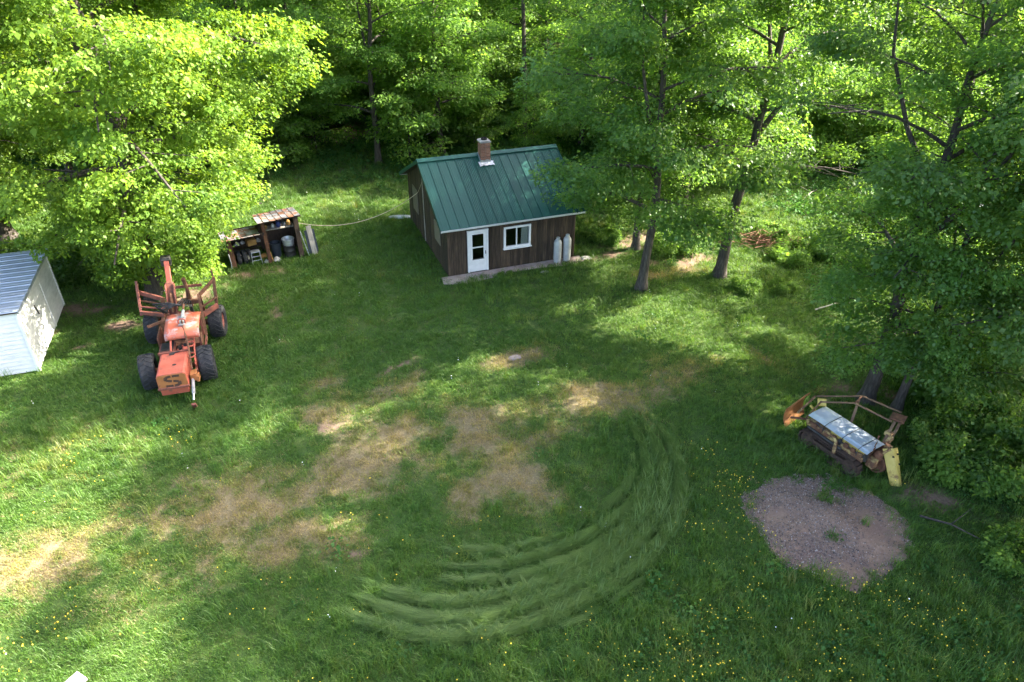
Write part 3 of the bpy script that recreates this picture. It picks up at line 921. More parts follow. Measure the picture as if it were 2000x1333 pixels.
def butterness(x, y):
    t = 0.9 * np.clip((15.5 - y) / 4, 0, 1) * np.clip((x - 1.0) / 3.0, 0, 1) * (fbm(x * 1.1, y * 1.1, 81, 3) > 0.47)
    t = np.maximum(t, 0.45 * ell(x, y, P(180, 905), 3.0, 0.8, 15) * (fbm(x, y, 82, 3) > 0.5))
    t = np.maximum(t, 0.5 * ell(x, y, P(70, 1290), 1.5, 1.0, 15))
    t = np.maximum(t, 0.05 * (y < 16))
    t = np.maximum(t, 0.9 * ell(x, y, P(1450, 960), 1.0, 2.2, 10) * (fbm(x * 1.3, y * 1.3, 83, 3) > 0.45))
    return t * (1 - swirl(x, y)[0]) * (1 - dryness(x, y)) * (1 - bareness(x, y)) * (x < 11.5)


x, y = field(17, 7.5, 24, 351)
pts, rot, scl, idx, tint = grow(x, y, 352, butterness, 2, 0.8, 1.2)
rot[:, :2] = 0
scatter('buttercups', butter, pts, rot, scl, idx, tint, 'small yellow buttercups dotted through the grass')
dz = [flower('daisy_a', 16, 2, 0.10, M['daisy'], 0.018, 0.15, 0.3)]
x, y = field(0.12, 9, 40, 353)
pts, rot, scl, idx, tint = grow(x, y, 354, lambda x, y: 0.5 + 0 * x, 1, 0.8, 1.2)
scatter('white_clover', dz, pts, rot, scl, idx, tint, 'scattered tiny white flowers in the grass')

# loose stones on the gravel
pb = []
for sd in range(3):
    rg = np.random.default_rng(500 + sd); mb = MB()
    v_ = [Vector((x_, y_, z_)) for x_, y_, z_ in ((1, 0, 0), (-1, 0, 0), (0, 1, 0), (0, -1, 0), (0, 0, .7), (0, 0, -.7))]
    mb.add([p * rg.uniform(0.7, 1.2) * 0.5 for p in v_], [(0, 2, 4), (2, 1, 4), (1, 3, 4), (3, 0, 4), (2, 0, 5), (1, 2, 5), (3, 1, 5), (0, 3, 5)])
    pb.append(mb.mesh('pebble', None))
pm_, nt, N, L, b = new_mat('pebble')
oi = N.new('ShaderNodeObjectInfo')
L.new(ramp(nt, oi.outputs['Random'], [(0.0, (0.06, 0.048, 0.044)), (0.5, (0.19, 0.140, 0.118)), (0.9, (0.31, 0.24, 0.205)), (1.0, (0.48, 0.41, 0.36))]), b.inputs['Base Color'])
b.inputs['Roughness'].default_value = 0.9
for m_ in pb: m_.materials.append(pm_)
rg = np.random.default_rng(510)
x = rg.uniform(6, 12, 42000); y = rg.uniform(11, 17.2, 42000)
ok = (gravel_r(x, y) < 1.05) & (fbm(x * 0.9, y * 0.9, 63, 3) + rg.normal(0, 0.12, len(x)) > 0.42)
x, y = x[ok], y[ok]; n = len(x)
scatter('gravel_stones', pb, np.stack([x, y, hgt(x, y) + gravel_h(x, y)], 1), rg.random((n, 3)) * 6.28, np.exp(rg.normal(-3.55, 0.35, n)), rg.integers(0, 3, n), np.zeros(n), 'loose grey and reddish stones on the gravel patch')
# weeds breaking through the gravel
rg = np.random.default_rng(520)
x = rg.uniform(6.5, 11.3, 900); y = rg.uniform(11.8, 16.2, 900)
ok = (gravel_r(x, y) < 1.0) & (fbm(x * 1.4, y * 1.4, 66, 3) + 0.10 * (x - 9) + 0.07 * (y - 14) > 0.76)
x, y = x[ok], y[ok]; n = len(x)
scatter('gravel_weeds', [lawn[1], tall[0], weeds[0]], np.stack([x, y, hgt(x, y) + gravel_h(x, y)], 1), np.stack([np.zeros(n), np.zeros(n), rg.random(n) * 6.28], 1), rg.uniform(0.5, 1.0, n), rg.integers(0, 3, n), np.clip(rg.normal(0.35, 0.12, n), 0, 1), 'tufts of weeds growing through the gravel')

# ------------------------------------------------------------------ materials of the built things
M['board'] = worn('weathered_board', [(0.25, (0.013, 0.009, 0.006)), (0.45, (0.038, 0.025, 0.014)), (0.62, (0.066, 0.044, 0.026)), (0.8, (0.15, 0.115, 0.078))], 4, (7, 7, 0.45), 0.9, 0, 0.3, 30, 0.5)
M['dark_wood'] = worn('dark_wood', [(0.3, (0.020, 0.013, 0.009)), (0.7, (0.060, 0.038, 0.025))], 5, (4, 4, 0.6), 0.9, 0, 0.3, 30, 0.2)
M['red_wood'] = worn('red_brown_post', [(0.3, (0.05, 0.022, 0.012)), (0.7, (0.14, 0.06, 0.03))], 5, (4, 4, 0.6), 0.9, 0, 0.3, 30, 0.15)
M['grey_wood'] = worn('grey_plank', [(0.3, (0.20, 0.18, 0.15)), (0.7, (0.42, 0.38, 0.32))], 5, (6, 6, 0.5), 0.9, 0, 0.3, 30, 0.1)
M['ply'] = worn('plywood', [(0.3, (0.10, 0.085, 0.06)), (0.7, (0.22, 0.19, 0.14))], 3, (4, 4, 0.6), 0.9, 0, 0.2, 30, 0.1)
M['roof_green'] = worn('green_steel', [(0.3, (0.008, 0.058, 0.044)), (0.7, (0.014, 0.078, 0.060))], 1.6, (1, 0.3, 1), 0.42, 0.0, 0.03, 8, 0.10, spots=(0.03, 0.085, 0.07), spot_scale=2.0, spot_at=(0.62, 0.8), spot_rough=0.55)
M['roof_green'].node_tree.nodes['Principled BSDF'].inputs['Specular IOR Level'].default_value = 0.22
M['white'] = worn('white_paint', [(0.3, (0.66, 0.66, 0.64)), (0.7, (0.80, 0.80, 0.78))], 4, (1, 1, 1), 0.5, 0, 0.05, 20, 0.04, spots=(0.45, 0.42, 0.36), spot_scale=9, spot_at=(0.68, 0.8))
M['white_board'] = worn('white_clapboard', [(0.3, (0.60, 0.60, 0.58)), (0.7, (0.80, 0.79, 0.76))], 2.5, (1, 1, 4), 0.65, 0, 0.12, 25, 0.06, spots=(0.34, 0.30, 0.25), spot_scale=5, spot_at=(0.66, 0.80))
M['galv'] = worn('galvanised_steel', [(0.3, (0.42, 0.44, 0.46)), (0.7, (0.60, 0.62, 0.64))], 4, (1, 1, 1), 0.42, 0.5, 0.04, 20, 0.08)
M['shed_roof'] = worn('dull_roof_steel', [(0.3, (0.30, 0.345, 0.41)), (0.7, (0.42, 0.46, 0.52))], 2, (1, 4, 1), 0.4, 0.4, 0.05, 15, 0.1, spots=(0.30, 0.28, 0.27), spot_scale=2.5, spot_at=(0.58, 0.75))
M['rust_roof'] = worn('rusty_roof_steel', [(0.3, (0.17, 0.18, 0.20)), (0.7, (0.27, 0.285, 0.31))], 2, (1, 1, 1), 0.5, 0.3, 0.06, 20, 0.2, spots=(0.17, 0.07, 0.035), spot_scale=2.2, spot_at=(0.44, 0.56))
M['brick'] = worn('brick', [(0.3, (0.20, 0.085, 0.055)), (0.7, (0.36, 0.18, 0.12))], 12, (1, 1, 1), 0.9, 0, 0.3, 60, 0.28)
M['mortar'] = worn('mortar', [(0.3, (0.30, 0.25, 0.22)), (0.7, (0.42, 0.36, 0.32))], 14, (1, 1, 1), 0.95, 0, 0.2, 60, 0)
M['concrete'] = worn('concrete', [(0.3, (0.24, 0.17, 0.15)), (0.7, (0.42, 0.34, 0.31))], 2.5, (1, 1, 1), 0.9, 0, 0.3, 30, 0.05, spots=(0.16, 0.11, 0.09), spot_scale=3)
M['cap'] = worn('cement_cap', [(0.3, (0.22, 0.205, 0.195)), (0.7, (0.34, 0.32, 0.30))], 6, (1, 1, 1), 0.9, 0, 0.2, 40, 0)
M['soot_and_hole_shade'] = worn('soot_and_hole_shade', [(0.3, (0.010, 0.010, 0.010)), (0.7, (0.025, 0.024, 0.022))], 6, rough=0.95, bump=0, rand=0)  # flue soot, and the painted shade inside holes
M['flash'] = worn('crumpled_flashing', [(0.3, (0.36, 0.37, 0.40)), (0.7, (0.55, 0.56, 0.60))], 14, (1, 1, 1), 0.35, 0.6, 0.9, 16, 0)
M['tank'] = worn('tank_paint', [(0.3, (0.34, 0.35, 0.34)), (0.7, (0.50, 0.51, 0.49))], 3, (1, 1, 1), 0.45, 0.1, 0.04, 20, 0.05, spots=(0.30, 0.20, 0.13), spot_scale=4, spot_at=(0.66, 0.76))
M['dark_metal'] = worn('dark_metal', [(0.3, (0.02, 0.02, 0.02)), (0.7, (0.06, 0.055, 0.05))], 6, rough=0.6, metal=0.3, rand=0.1)
M['rust'] = worn('rust', [(0.2, (0.045, 0.020, 0.012)), (0.5, (0.13, 0.055, 0.028)), (0.8, (0.24, 0.115, 0.06))], 6, (1, 1, 1), 0.9, 0.0, 0.4, 40, 0.2)
M['rust_red'] = worn('rusty_red_paint', [(0.3, (0.15, 0.045, 0.030)), (0.7, (0.26, 0.085, 0.055))], 3, (1, 1, 1), 0.75, 0, 0.2, 30, 0.15, spots=(0.085, 0.045, 0.035), spot_scale=4, spot_at=(0.50, 0.66))
M['orange'] = worn('faded_orange_paint', [(0.3, (0.33, 0.066, 0.040)), (0.7, (0.47, 0.120, 0.078))], 2.5, (1, 1, 1), 0.6, 0, 0.1, 25, 0.08, spots=(0.17, 0.085, 0.065), spot_scale=3.4, spot_at=(0.54, 0.70))
M['orange_worn'] = worn('scuffed_orange_paint', [(0.3, (0.44, 0.095, 0.05)), (0.7, (0.54, 0.15, 0.085))], 2.5, (1, 1, 1), 0.6, 0, 0.1, 25, 0.05, spots=(0.40, 0.33, 0.32), spot_scale=1.8, spot_at=(0.50, 0.60))
M['rust_orange'] = worn('orange_rusted_steel', [(0.3, (0.24, 0.085, 0.022)), (0.7, (0.38, 0.155, 0.050))], 3, (1, 1, 1), 0.8, 0, 0.2, 30, 0, spots=(0.20, 0.075, 0.03), spot_scale=3)
M['stencil'] = worn('stencil_dark', [(0.3, (0.040, 0.022, 0.014)), (0.7, (0.075, 0.04, 0.024))], 8, rough=0.85, rand=0, bump=0)
M['rubber'] = worn('tyre_rubber', [(0.3, (0.010, 0.011, 0.013)), (0.7, (0.026, 0.027, 0.030))], 6, (1, 1, 1), 0.8, 0, 0.2, 40, 0.1)
M['hose'] = worn('black_hose', [(0.3, (0.015, 0.016, 0.017)), (0.7, (0.035, 0.036, 0.038))], 6, rough=0.5, rand=0.1, bump=0)
M['chrome'] = worn('bright_rod', [(0.3, (0.6, 0.6, 0.6)), (0.7, (0.75, 0.75, 0.75))], 6, rough=0.25, metal=0.9, rand=0, bump=0)
M['yellow'] = worn('faded_yellow_paint', [(0.3, (0.44, 0.31, 0.055)), (0.7, (0.58, 0.45, 0.12))], 3, (1, 1, 1), 0.65, 0, 0.15, 30, 0.08, spots=(0.17, 0.075, 0.035), spot_scale=3.2, spot_at=(0.56, 0.68))
M['yellow_rust'] = worn('yellow_over_rust', [(0.3, (0.30, 0.21, 0.075)), (0.7, (0.42, 0.31, 0.12))], 3, (1, 1, 1), 0.8, 0, 0.2, 30, 0.15, spots=(0.12, 0.055, 0.028), spot_scale=4.5, spot_at=(0.40, 0.52))
M['sheet2'] = worn('bluish_sheet', [(0.3, (0.34, 0.39, 0.46)), (0.7, (0.46, 0.51, 0.58))], 2, (1, 1, 1), 0.42, 0.35, 0.05, 15, 0.05)
M['sheet'] = worn('silver_sheet', [(0.3, (0.50, 0.54, 0.60)), (0.7, (0.62, 0.66, 0.72))], 2, (1, 1, 1), 0.42, 0.35, 0.05, 15, 0.12)
M['blue_black'] = worn('dark_blue_plastic', [(0.3, (0.015, 0.022, 0.032)), (0.7, (0.035, 0.045, 0.06))], 5, rough=0.5, rand=0.1, bump=0)
M['amber'] = worn('amber_wood', [(0.3, (0.26, 0.13, 0.03)), (0.7, (0.42, 0.24, 0.07))], 4, rough=0.7, rand=0.1)
M['rag'] = worn('grey_cloth', [(0.3, (0.26, 0.25, 0.24)), (0.7, (0.45, 0.44, 0.43))], 6, rough=0.95, rand=0.15)
M['blue'] = worn('blue_plastic', [(0.3, (0.015, 0.03, 0.14)), (0.7, (0.03, 0.05, 0.20))], 5, rough=0.5, rand=0.1, bump=0)
M['rope'] = worn('pale_rope', [(0.3, (0.34, 0.28, 0.18)), (0.7, (0.48, 0.42, 0.30))], 20, rough=0.9, rand=0, bump=0)
M['curtain'] = worn('white_curtain', [(0.3, (0.62, 0.62, 0.60)), (0.7, (0.78, 0.78, 0.76))], 5, (8, 8, 0.5), 0.9, 0, 0.1, 20, 0)
M['floor_in'] = worn('inside_floor', [(0.3, (0.05, 0.04, 0.03)), (0.7, (0.10, 0.08, 0.06))], 3, rough=0.9, rand=0, bump=0)
M['dead'] = worn('bleached_dead_wood', [(0.3, (0.28, 0.24, 0.20)), (0.7, (0.48, 0.43, 0.37))], 4, (4, 4, 0.6), 0.95, 0, 0.3, 30, 0.2)
M['brush'] = worn('reddish_brush', [(0.3, (0.09, 0.04, 0.025)), (0.7, (0.22, 0.11, 0.07))], 4, rough=0.95, rand=0.3)
M['car_white'] = worn('white_car_paint', [(0.3, (0.74, 0.75, 0.77)), (0.7, (0.80, 0.81, 0.83))], 2, rough=0.25, rand=0, bump=0)

gm3, nt, N, L, b = new_mat('window_glass')
N.remove(b)
tp = N.new('ShaderNodeBsdfTransparent'); tp.inputs[0].default_value = (0.80, 0.84, 0.82, 1)
gl = N.new('ShaderNodeBsdfGlossy'); gl.inputs['Roughness'].default_value = 0.03
fr_ = N.new('ShaderNodeFresnel'); fr_.inputs['IOR'].default_value = 1.5
mx = N.new('ShaderNodeMixShader'); L.new(fr_.outputs[0], mx.inputs[0]); L.new(tp.outputs[0], mx.inputs[1]); L.new(gl.outputs[0], mx.inputs[2])
L.new(mx.outputs[0], N['Material Output'].inputs['Surface'])
M['glass'] = gm3


def seg_minus(z0, z1, holes):
    """interval minus holes"""
    out = [(z0, z1)]
    for a, c in holes:
        nxt = []
        for p, q_ in out:
            if c <= p or a >= q_: nxt.append((p, q_)); continue
            if a > p: nxt.append((p, a))
            if c < q_: nxt.append((c, q_))
        out = nxt
    return [(p, q_) for p, q_ in out if q_ - p > 0.03]


# ------------------------------------------------------------------ the cabin
CW, CD, CE, CR, CRY = 6.27, 7.3, 2.56, 4.36, 3.42          # width, depth, wall height at the eave, ridge height, ridge position
SL_F = math.atan2(CR - CE, CRY)                              # front slope
SL_B = math.atan2(CR - CE, CD - CRY)
cabin = thing('cabin', 'small dark board cabin with a green metal roof and white door', 'cabin', (-2.914, 29.047, 0.02), R(20.8))


def gable(y):
    return CE + (CR - CE) * (y / CRY if y < CRY else (CD - y) / (CD - CRY))


DOOR = (0.97, 1.87, 0.10, 2.14)
WIN = (2.70, 3.95, 1.05, 2.05)
wallboards = {'front': [DOOR, WIN], 'left': [(5.25, 6.15, 1.10, 2.25), (1.15, 2.0, 1.15, 2.0)], 'right': [], 'back': []}


def wall(side):
    """one wall: sheathing plus boards of its own, each board an object"""
    holes = wallboards[side]
    Ln = CW if side in ('front', 'back') else CD
    if side == 'front': mx_ = Matrix.Identity(4)
    elif side == 'back': mx_ = Matrix.Translation((0, CD, 0)) @ Matrix.Scale(-1, 4, (0, 1, 0))
    elif side == 'left': mx_ = Matrix.Rotation(math.pi / 2, 4, 'Z') @ Matrix.Scale(-1, 4, (0, 1, 0))
    else: mx_ = Matrix.Translation((CW, 0, 0)) @ Matrix.Rotation(math.pi / 2, 4, 'Z')
    # u along the wall, outward = -v
    inset = 0.0 if side in ('front', 'back') else 0.03

    def put(u, v_, z):
        return mx_ @ Vector((u, v_, z))
    top = (lambda u: CE - 0.04) if side in ('front', 'back') else (lambda u: gable(u) - 0.06)
    mb = MB()
    edges_ = sorted(set([0.06, Ln - 0.06] + [h[i] for h in holes for i in (0, 1)] + ([] if side in ('front', 'back') else [CRY])))
    for a, c in zip(edges_[:-1], edges_[1:]):
        hs = [(h[2], h[3]) for h in holes if h[0] < (a + c) / 2 < h[1]]
        for z0, z1 in seg_minus(0.0, 1e3, hs):
            za, zc = (top(a), top(c)) if z1 > 100 else (z1, z1)
            vs = [put(u, v_, z) for v_ in (0.03, 0.09) for u, z in ((a, z0), (c, z0), (c, zc), (a, za))]
            mb.add(vs, [(0, 1, 2, 3), (7, 6, 5, 4), (0, 4, 5, 1), (1, 5, 6, 2), (2, 6, 7, 3), (3, 7, 4, 0)])
    w = mb.build('wall', M['dark_wood'], cabin)
    w['label'] = {'front': 'front wall of dark upright boards', 'left': 'left gable wall of dark upright boards', 'right': 'right gable wall', 'back': 'back wall'}[side]
    rg = random.Random(hash(side) % 1000 + 5)
    rg = random.Random({'front': 1, 'left': 2, 'right': 3, 'back': 4}[side])
    u = inset
    while u < Ln - 0.02 - inset:
        bw = min(rg.choice((0.14, 0.16, 0.18, 0.20)), Ln - inset - u)
        a, c = u + 0.004, u + bw - 0.006
        u += bw
        if c - a < 0.03: continue
        hs = [(h[2] - 0.02, h[3] + 0.02) for h in holes if h[0] - 0.03 < c and h[1] + 0.03 > a]
        for z0, z1 in seg_minus(0.02 + rg.uniform(0, 0.05), 1e3, hs):
            za, zc = (top(a), top(c)) if z1 > 100 else (z1, z1)
            d0 = rg.uniform(-0.004, 0.006)
            mbb = MB()
            vs = [put(x_, v_, z) for v_ in (0.0 - d0 - 0.0, 0.026) for x_, z in ((a, z0), (c, z0), (c, zc), (a, za))]
            mbb.add(vs, [(0, 1, 2, 3), (7, 6, 5, 4), (0, 4, 5, 1), (1, 5, 6, 2), (2, 6, 7, 3), (3, 7, 4, 0)])
            mbb.build('board', M['board'], w)
    return w, put


for sd in ('front', 'left', 'right', 'back'):
    w_, put_ = wall(sd)
    if sd == 'left':
        for (a, c, z0, z1), nm in zip(wallboards['left'], ('sheet of pale plywood over the rear side window', 'sheet of plywood over the front side window')):
            mb = MB(); vs = [put_(x_, v_, z) for v_ in (-0.035, -0.012) for x_, z in ((a - .06, z0 - .06), (c + .06, z0 - .06), (c + .06, z1 + .06), (a - .06, z1 + .06))]
            mb.add(vs, [(0, 1, 2, 3), (7, 6, 5, 4), (0, 4, 5, 1), (1, 5, 6, 2), (2, 6, 7, 3), (3, 7, 4, 0)])
            o = mb.build('window_cover', M['ply'], cabin); o['label'] = nm
        mb = MB(); vs = [put_(x_, v_, z) for v_ in (-0.03, 0.0) for x_, z in ((4.0, 0.1), (4.08, 0.1), (4.08, 3.7), (4.0, 3.7))]
        mb.add(vs, [(0, 1, 2, 3), (7, 6, 5, 4), (0, 4, 5, 1), (1, 5, 6, 2), (2, 6, 7, 3), (3, 7, 4, 0)])
        mb.build('batten', M['grey_wood'], cabin)
MB().box((CW / 2, CD / 2, 0.04), (CW - 0.3, CD - 0.3, 0.08)).build('floor', M['floor_in'], cabin)
MB().box((CW / 2, CD * 0.55, 1.2), (CW - 0.4, 0.06, 2.2)).build('partition', M['floor_in'], cabin)

# door: frame, leaf with two panes, handle
dx0, dx1, dz0, dz1 = DOOR
mb = MB()
mb.box(((dx0 + dx1) / 2, 0.0, dz1 - 0.03), (dx1 - dx0 + 0.10, 0.14, 0.08))
for x_ in (dx0, dx1): mb.box((x_, 0.0, (dz0 + dz1) / 2 - 0.035), (0.08, 0.14, dz1 - dz0 - 0.07))
mb.build('door_frame', M['white'], cabin, bevel=0.004)
door = MB()
lx0, lx1, lz0, lz1 = dx0 + 0.045, dx1 - 0.045, dz0 + 0.01, dz1 - 0.075
pz = [(lz0 + 0.62, lz0 + 1.16), (lz0 + 1.22, lz1 - 0.13)]
door.box(((lx0 + lx1) / 2, -0.035, (lz0 + pz[0][0]) / 2), (lx1 - lx0, 0.04, pz[0][0] - lz0))
door.box(((lx0 + lx1) / 2, -0.035, (pz[0][1] + pz[1][0]) / 2), (lx1 - lx0, 0.04, pz[1][0] - pz[0][1]))
door.box(((lx0 + lx1) / 2, -0.035, (pz[1][1] + lz1) / 2), (lx1 - lx0, 0.04, lz1 - pz[1][1]))
for (a, c) in pz:
    for x_ in (lx0 + 0.07, lx1 - 0.07): door.box((x_, -0.035, (a + c) / 2), (0.14, 0.04, c - a))
dr = door.build('door', M['white'], cabin, bevel=0.004)
dr['label'] = 'white storm door with two dark panes'
for a, c in pz: MB().box(((lx0 + lx1) / 2, -0.030, (a + c) / 2), (lx1 - lx0 - 0.27, 0.008, c - a + 0.01)).build('pane', M['glass'], dr)
MB().box((lx1 - 0.06, -0.085, lz0 + 0.92), (0.025, 0.05, 0.16)).build('handle', M['dark_metal'], dr, bevel=0.006)
MB().box(((lx0 + lx1) / 2, -0.059, lz0 + 0.615), (lx1 - lx0 - 0.24, 0.012, 0.03)).build('screen_rail', M['dark_metal'], dr)

# window
wx0, wx1, wz0, wz1 = WIN
win = MB()
for z in (wz0 + 0.02, wz1 - 0.02): win.box(((wx0 + wx1) / 2, 0.0, z), (wx1 - wx0 + 0.08, 0.13, 0.09))
for x_ in (wx0 + 0.01, wx1 - 0.01): win.box((x_, -0.002, (wz0 + wz1) / 2), (0.09, 0.13, wz1 - wz0 - 0.052))
win.box(((wx0 + wx1) / 2 - 0.03, 0.0, (wz0 + wz1) / 2), (0.05, 0.08, wz1 - wz0 - 0.052))
wf = win.build('window', M['white'], cabin, bevel=0.004)
wf['label'] = 'white sliding window with a curtain'
for a, c in ((wx0 + 0.055, (wx0 + wx1) / 2 - 0.056), ((wx0 + wx1) / 2 - 0.004, wx1 - 0.056)):
    MB().box(((a + c) / 2, 0.01, (wz0 + wz1) / 2), (c - a, 0.008, wz1 - wz0 - 0.13)).build('pane', M['glass'], wf)
mb = MB()
cs = [(wx1 - 0.42 + 0.36 * i / 14, 0.055 + 0.022 * math.sin(i * 1.9)) for i in range(15)]
mb.add([(x_, y_, wz0 + 0.06) for x_, y_ in cs] + [(x_ + (0.03 if i < 4 else 0), y_, wz1 - 0.06) for i, (x_, y_) in enumerate(cs)], [(i, i + 1, i + 16, i + 15) for i in range(14)])
o = mb.build('curtain', M['curtain'], wf); sm = o.modifiers.new('t', 'SOLIDIFY'); sm.thickness = 0.004
MB().box(((wx0 + wx1) / 2, -0.06, wz0 - 0.045), (wx1 - wx0 + 0.14, 0.16, 0.035)).build('sill', M['white'], wf, bevel=0.004)

# roof: deck, standing panels, ridge cap, rake trim
OV = 0.34


def slope_frame(front):
    """matrix with x along the ridge, y up the slope, z off the roof, origin at the lower edge"""
    if front:
        ez = CE - OV * math.tan(SL_F) + 0.06
        return Matrix.Translation((-OV, -OV, ez)) @ Matrix.Rotation(SL_F, 4, 'X'), (CRY + OV) / math.cos(SL_F)
    ez = CE - OV * math.tan(SL_B) + 0.06
    return Matrix.Translation((CW + OV, CD + OV, ez)) @ Matrix.Rotation(math.pi, 4, 'Z') @ Matrix.Rotation(SL_B, 4, 'X'), (CD - CRY + OV) / math.cos(SL_B)


RW = CW + 2 * OV
mb = MB()
for fr in (True, False):
    m_, Ls = slope_frame(fr)
    cut = 0.06
    vs = [m_ @ Vector((x_, y_, z)) for z in (-0.09, -0.01) for x_, y_ in ((0.02, 0.02), (RW - 0.02, 0.02), (RW - 0.02, Ls - cut * (z < -0.05)), (0.02, Ls - cut * (z < -0.05)))]
    mb.add(vs, [(3, 2, 1, 0), (4, 5, 6, 7), (0, 1, 5, 4), (1, 2, 6, 5), (2, 3, 7, 6), (3, 0, 4, 7)])
roof = mb.build('roof', M['dark_wood'], cabin)
roof['label'] = 'green ribbed metal roof'
NP = 16
pw = RW / NP


def panel_mesh(Ls, minor):
    prof = [(0.0, 0.0), (0.006, 0.034), (0.026, 0.034), (0.034, 0.004)]
    nr = 5 if minor else 2
    for i in range(nr):
        c = 0.034 + (pw - 0.040) * (i + 0.5) / nr
        hgt_ = 0.012 if minor else 0.004
        prof += [(c - 0.018, 0.004), (c - 0.008, hgt_ + 0.004), (c + 0.008, hgt_ + 0.004), (c + 0.018, 0.004)]
    prof += [(pw - 0.004, 0.004)]
    n_ = len(prof)
    mb_ = MB()
    mb_.add([(x_, 0, z) for x_, z in prof] + [(x_, Ls, z) for x_, z in prof], [(i, i + 1, i + 1 + n_, i + n_) for i in range(n_ - 1)])
    return mb_.mesh('roof_panel', M['roof_green'])


for fr in (True, False):
    m_, Ls = slope_frame(fr)
    pa, pb_ = panel_mesh(Ls - 0.02, False), panel_mesh(Ls - 0.02, True)
    for i in range(NP):
        o = link('roof_panel', pb_ if 4 <= i % 9 <= 8 else pa, roof)
        o.matrix_local = m_ @ Matrix.Translation((i * pw, 0, 0.002 + 0.001 * (i % 2)))
mb = MB()
zr = CR + 0.12
for sg, sl in ((-1, SL_F), (1, SL_B)):
    vs = []
    for z in (0.0, 0.02):
        for x_ in (-OV - 0.02, CW + OV + 0.02):
            vs += [(x_, CRY, zr + z), (x_, CRY + sg * 0.20, zr + z - 0.20 * math.tan(sl) * 0.98)]
    f_ = [(0, 1, 3, 2), (4, 6, 7, 5), (1, 5, 7, 3), (0, 2, 6, 4), (0, 4, 5, 1), (2, 3, 7, 6)]
    mb.add(vs, f_)
mb.build('ridge_cap', M['roof_green'], roof)
for fr in (True, False):
    m_, Ls = slope_frame(fr)
    for x_, nm in ((-0.012, 'rake_trim'), (RW + 0.012, 'rake_trim')):
        vs = [m_ @ Vector((x_ + dx, y_, z)) for y_ in (0, Ls - 0.03) for dx, z in ((-0.012, -0.12), (0.012, -0.12), (0.012, 0.045), (-0.012, 0.045))]
        MB().add(vs, [(3, 2, 1, 0), (4, 5, 6, 7), (0, 1, 5, 4), (1, 2, 6, 5), (2, 3, 7, 6), (3, 0, 4, 7)]).build(nm, M['roof_green'], roof)
    vs = [m_ @ Vector((x_, y_, z)) for x_ in (0.0, RW) for y_, z in ((-0.016, -0.11), (0.012, -0.11), (0.012, -0.008), (-0.016, -0.008))]
    MB().add(vs, [(3, 2, 1, 0), (4, 5, 6, 7), (0, 1, 5, 4), (1, 2, 6, 5), (2, 3, 7, 6), (3, 0, 4, 7)]).build('eave_trim', M['white'], roof)

# chimney of single bricks
CHX, CHY, CHW = 2.82, 3.10, 0.46
cz0 = CR - 0.35; cz1 = CR + 0.72
chim = MB().box((CHX, CHY, (cz0 + cz1) / 2), (CHW - 0.03, CHW - 0.03, cz1 - cz0)).build('chimney', M['mortar'], cabin)
chim['label'] = 'red brick chimney with crumpled silver flashing'
bh, gap = 0.066, 0.010
bmesh_l = MB().box((0, 0, 0), (0.215, 0.10, bh)).mesh('brick', M['brick'])
z = cz0 + bh / 2; row = 0
while z < cz1 - 0.01:
    h = CHW / 2 - 0.05
    for k in range(4):
        dirv = Matrix.Rotation(k * math.pi / 2, 4, 'Z')
        for off in ((-0.118, 0.108) if row % 2 == 0 else (-0.108, 0.118)):
            o = link('brick', bmesh_l, chim)
            o.matrix_local = Matrix.Translation((CHX, CHY, z)) @ dirv @ Matrix.Translation((off, -h - random.uniform(0, 0.004), random.uniform(-0.001, 0.001)))
    z += bh + gap; row += 1
cap = MB()
cap.prism([(-0.265, 0), (0.265, 0), (0.265, 0.06), (0.17, 0.10), (-0.17, 0.10), (-0.265, 0.06)], -0.265, 0.265, Matrix.Translation((CHX, CHY, cz1)))
cap.build('chimney_cap', M['cap'], chim, bevel=0.01)
MB().lathe([(0.13, 0.0), (0.145, 0.0), (0.145, 0.10), (0.13, 0.10)], 16, Matrix.Translation((CHX, CHY, cz1 + 0.08)), closed=True).build('flue', M['soot_and_hole_shade'], chim)
MB().lathe([(0.0, 0.105), (0.128, 0.105)], 16, Matrix.Translation((CHX, CHY, cz1))).build('flue_opening', M['soot_and_hole_shade'], chim)
fl = MB()
m_, Ls = slope_frame(True)
yb_ = (CHY - CHW / 2 + OV) / math.cos(SL_F)
rgf = random.Random(4)
gridp = []
for j in range(7):
    for i in range(9):
        x_ = CHX + OV - 0.36 + 0.72 * i / 8; y_ = yb_ - 0.20 + 0.26 * j / 6
        gridp.append(m_ @ Vector((x_ + rgf.uniform(-.02, .02), y_ + rgf.uniform(-.02, .02), 0.052 + rgf.uniform(0, 0.022))))
fl.add(gridp, [(j * 9 + i, j * 9 + i + 1, j * 9 + i + 10, j * 9 + i + 9) for j in range(6) for i in range(8)])
for k in range(4):   # upstand around the bricks
    a_ = k * math.pi / 2
    mt = Matrix.Translation((CHX, CHY, 0)) @ Matrix.Rotation(a_, 4, 'Z')
    hh = CHW / 2 + 0.018
    pts_ = []
    for i in range(7):
        x_ = -hh + 2 * hh * i / 6
        w_ = (mt @ Vector((x_, -hh, 0)))
        zl = CE + (CR - CE) * (w_.y / CRY if w_.y < CRY else (CD - w_.y) / (CD - CRY)) + 0.06
        pts_.append((mt @ Vector((x_, -hh - rgf.uniform(0, .015), zl - 0.02)), mt @ Vector((x_, -hh, zl + 0.17 + rgf.uniform(-.02, .02)))))
    fl.add([p for p, _ in pts_] + [p for _, p in pts_], [(i, i + 1, i + 8, i + 7) for i in range(6)])
o = fl.build('flashing', M['flash'], chim)
sm = o.modifiers.new('t', 'SOLIDIFY'); sm.thickness = 0.006

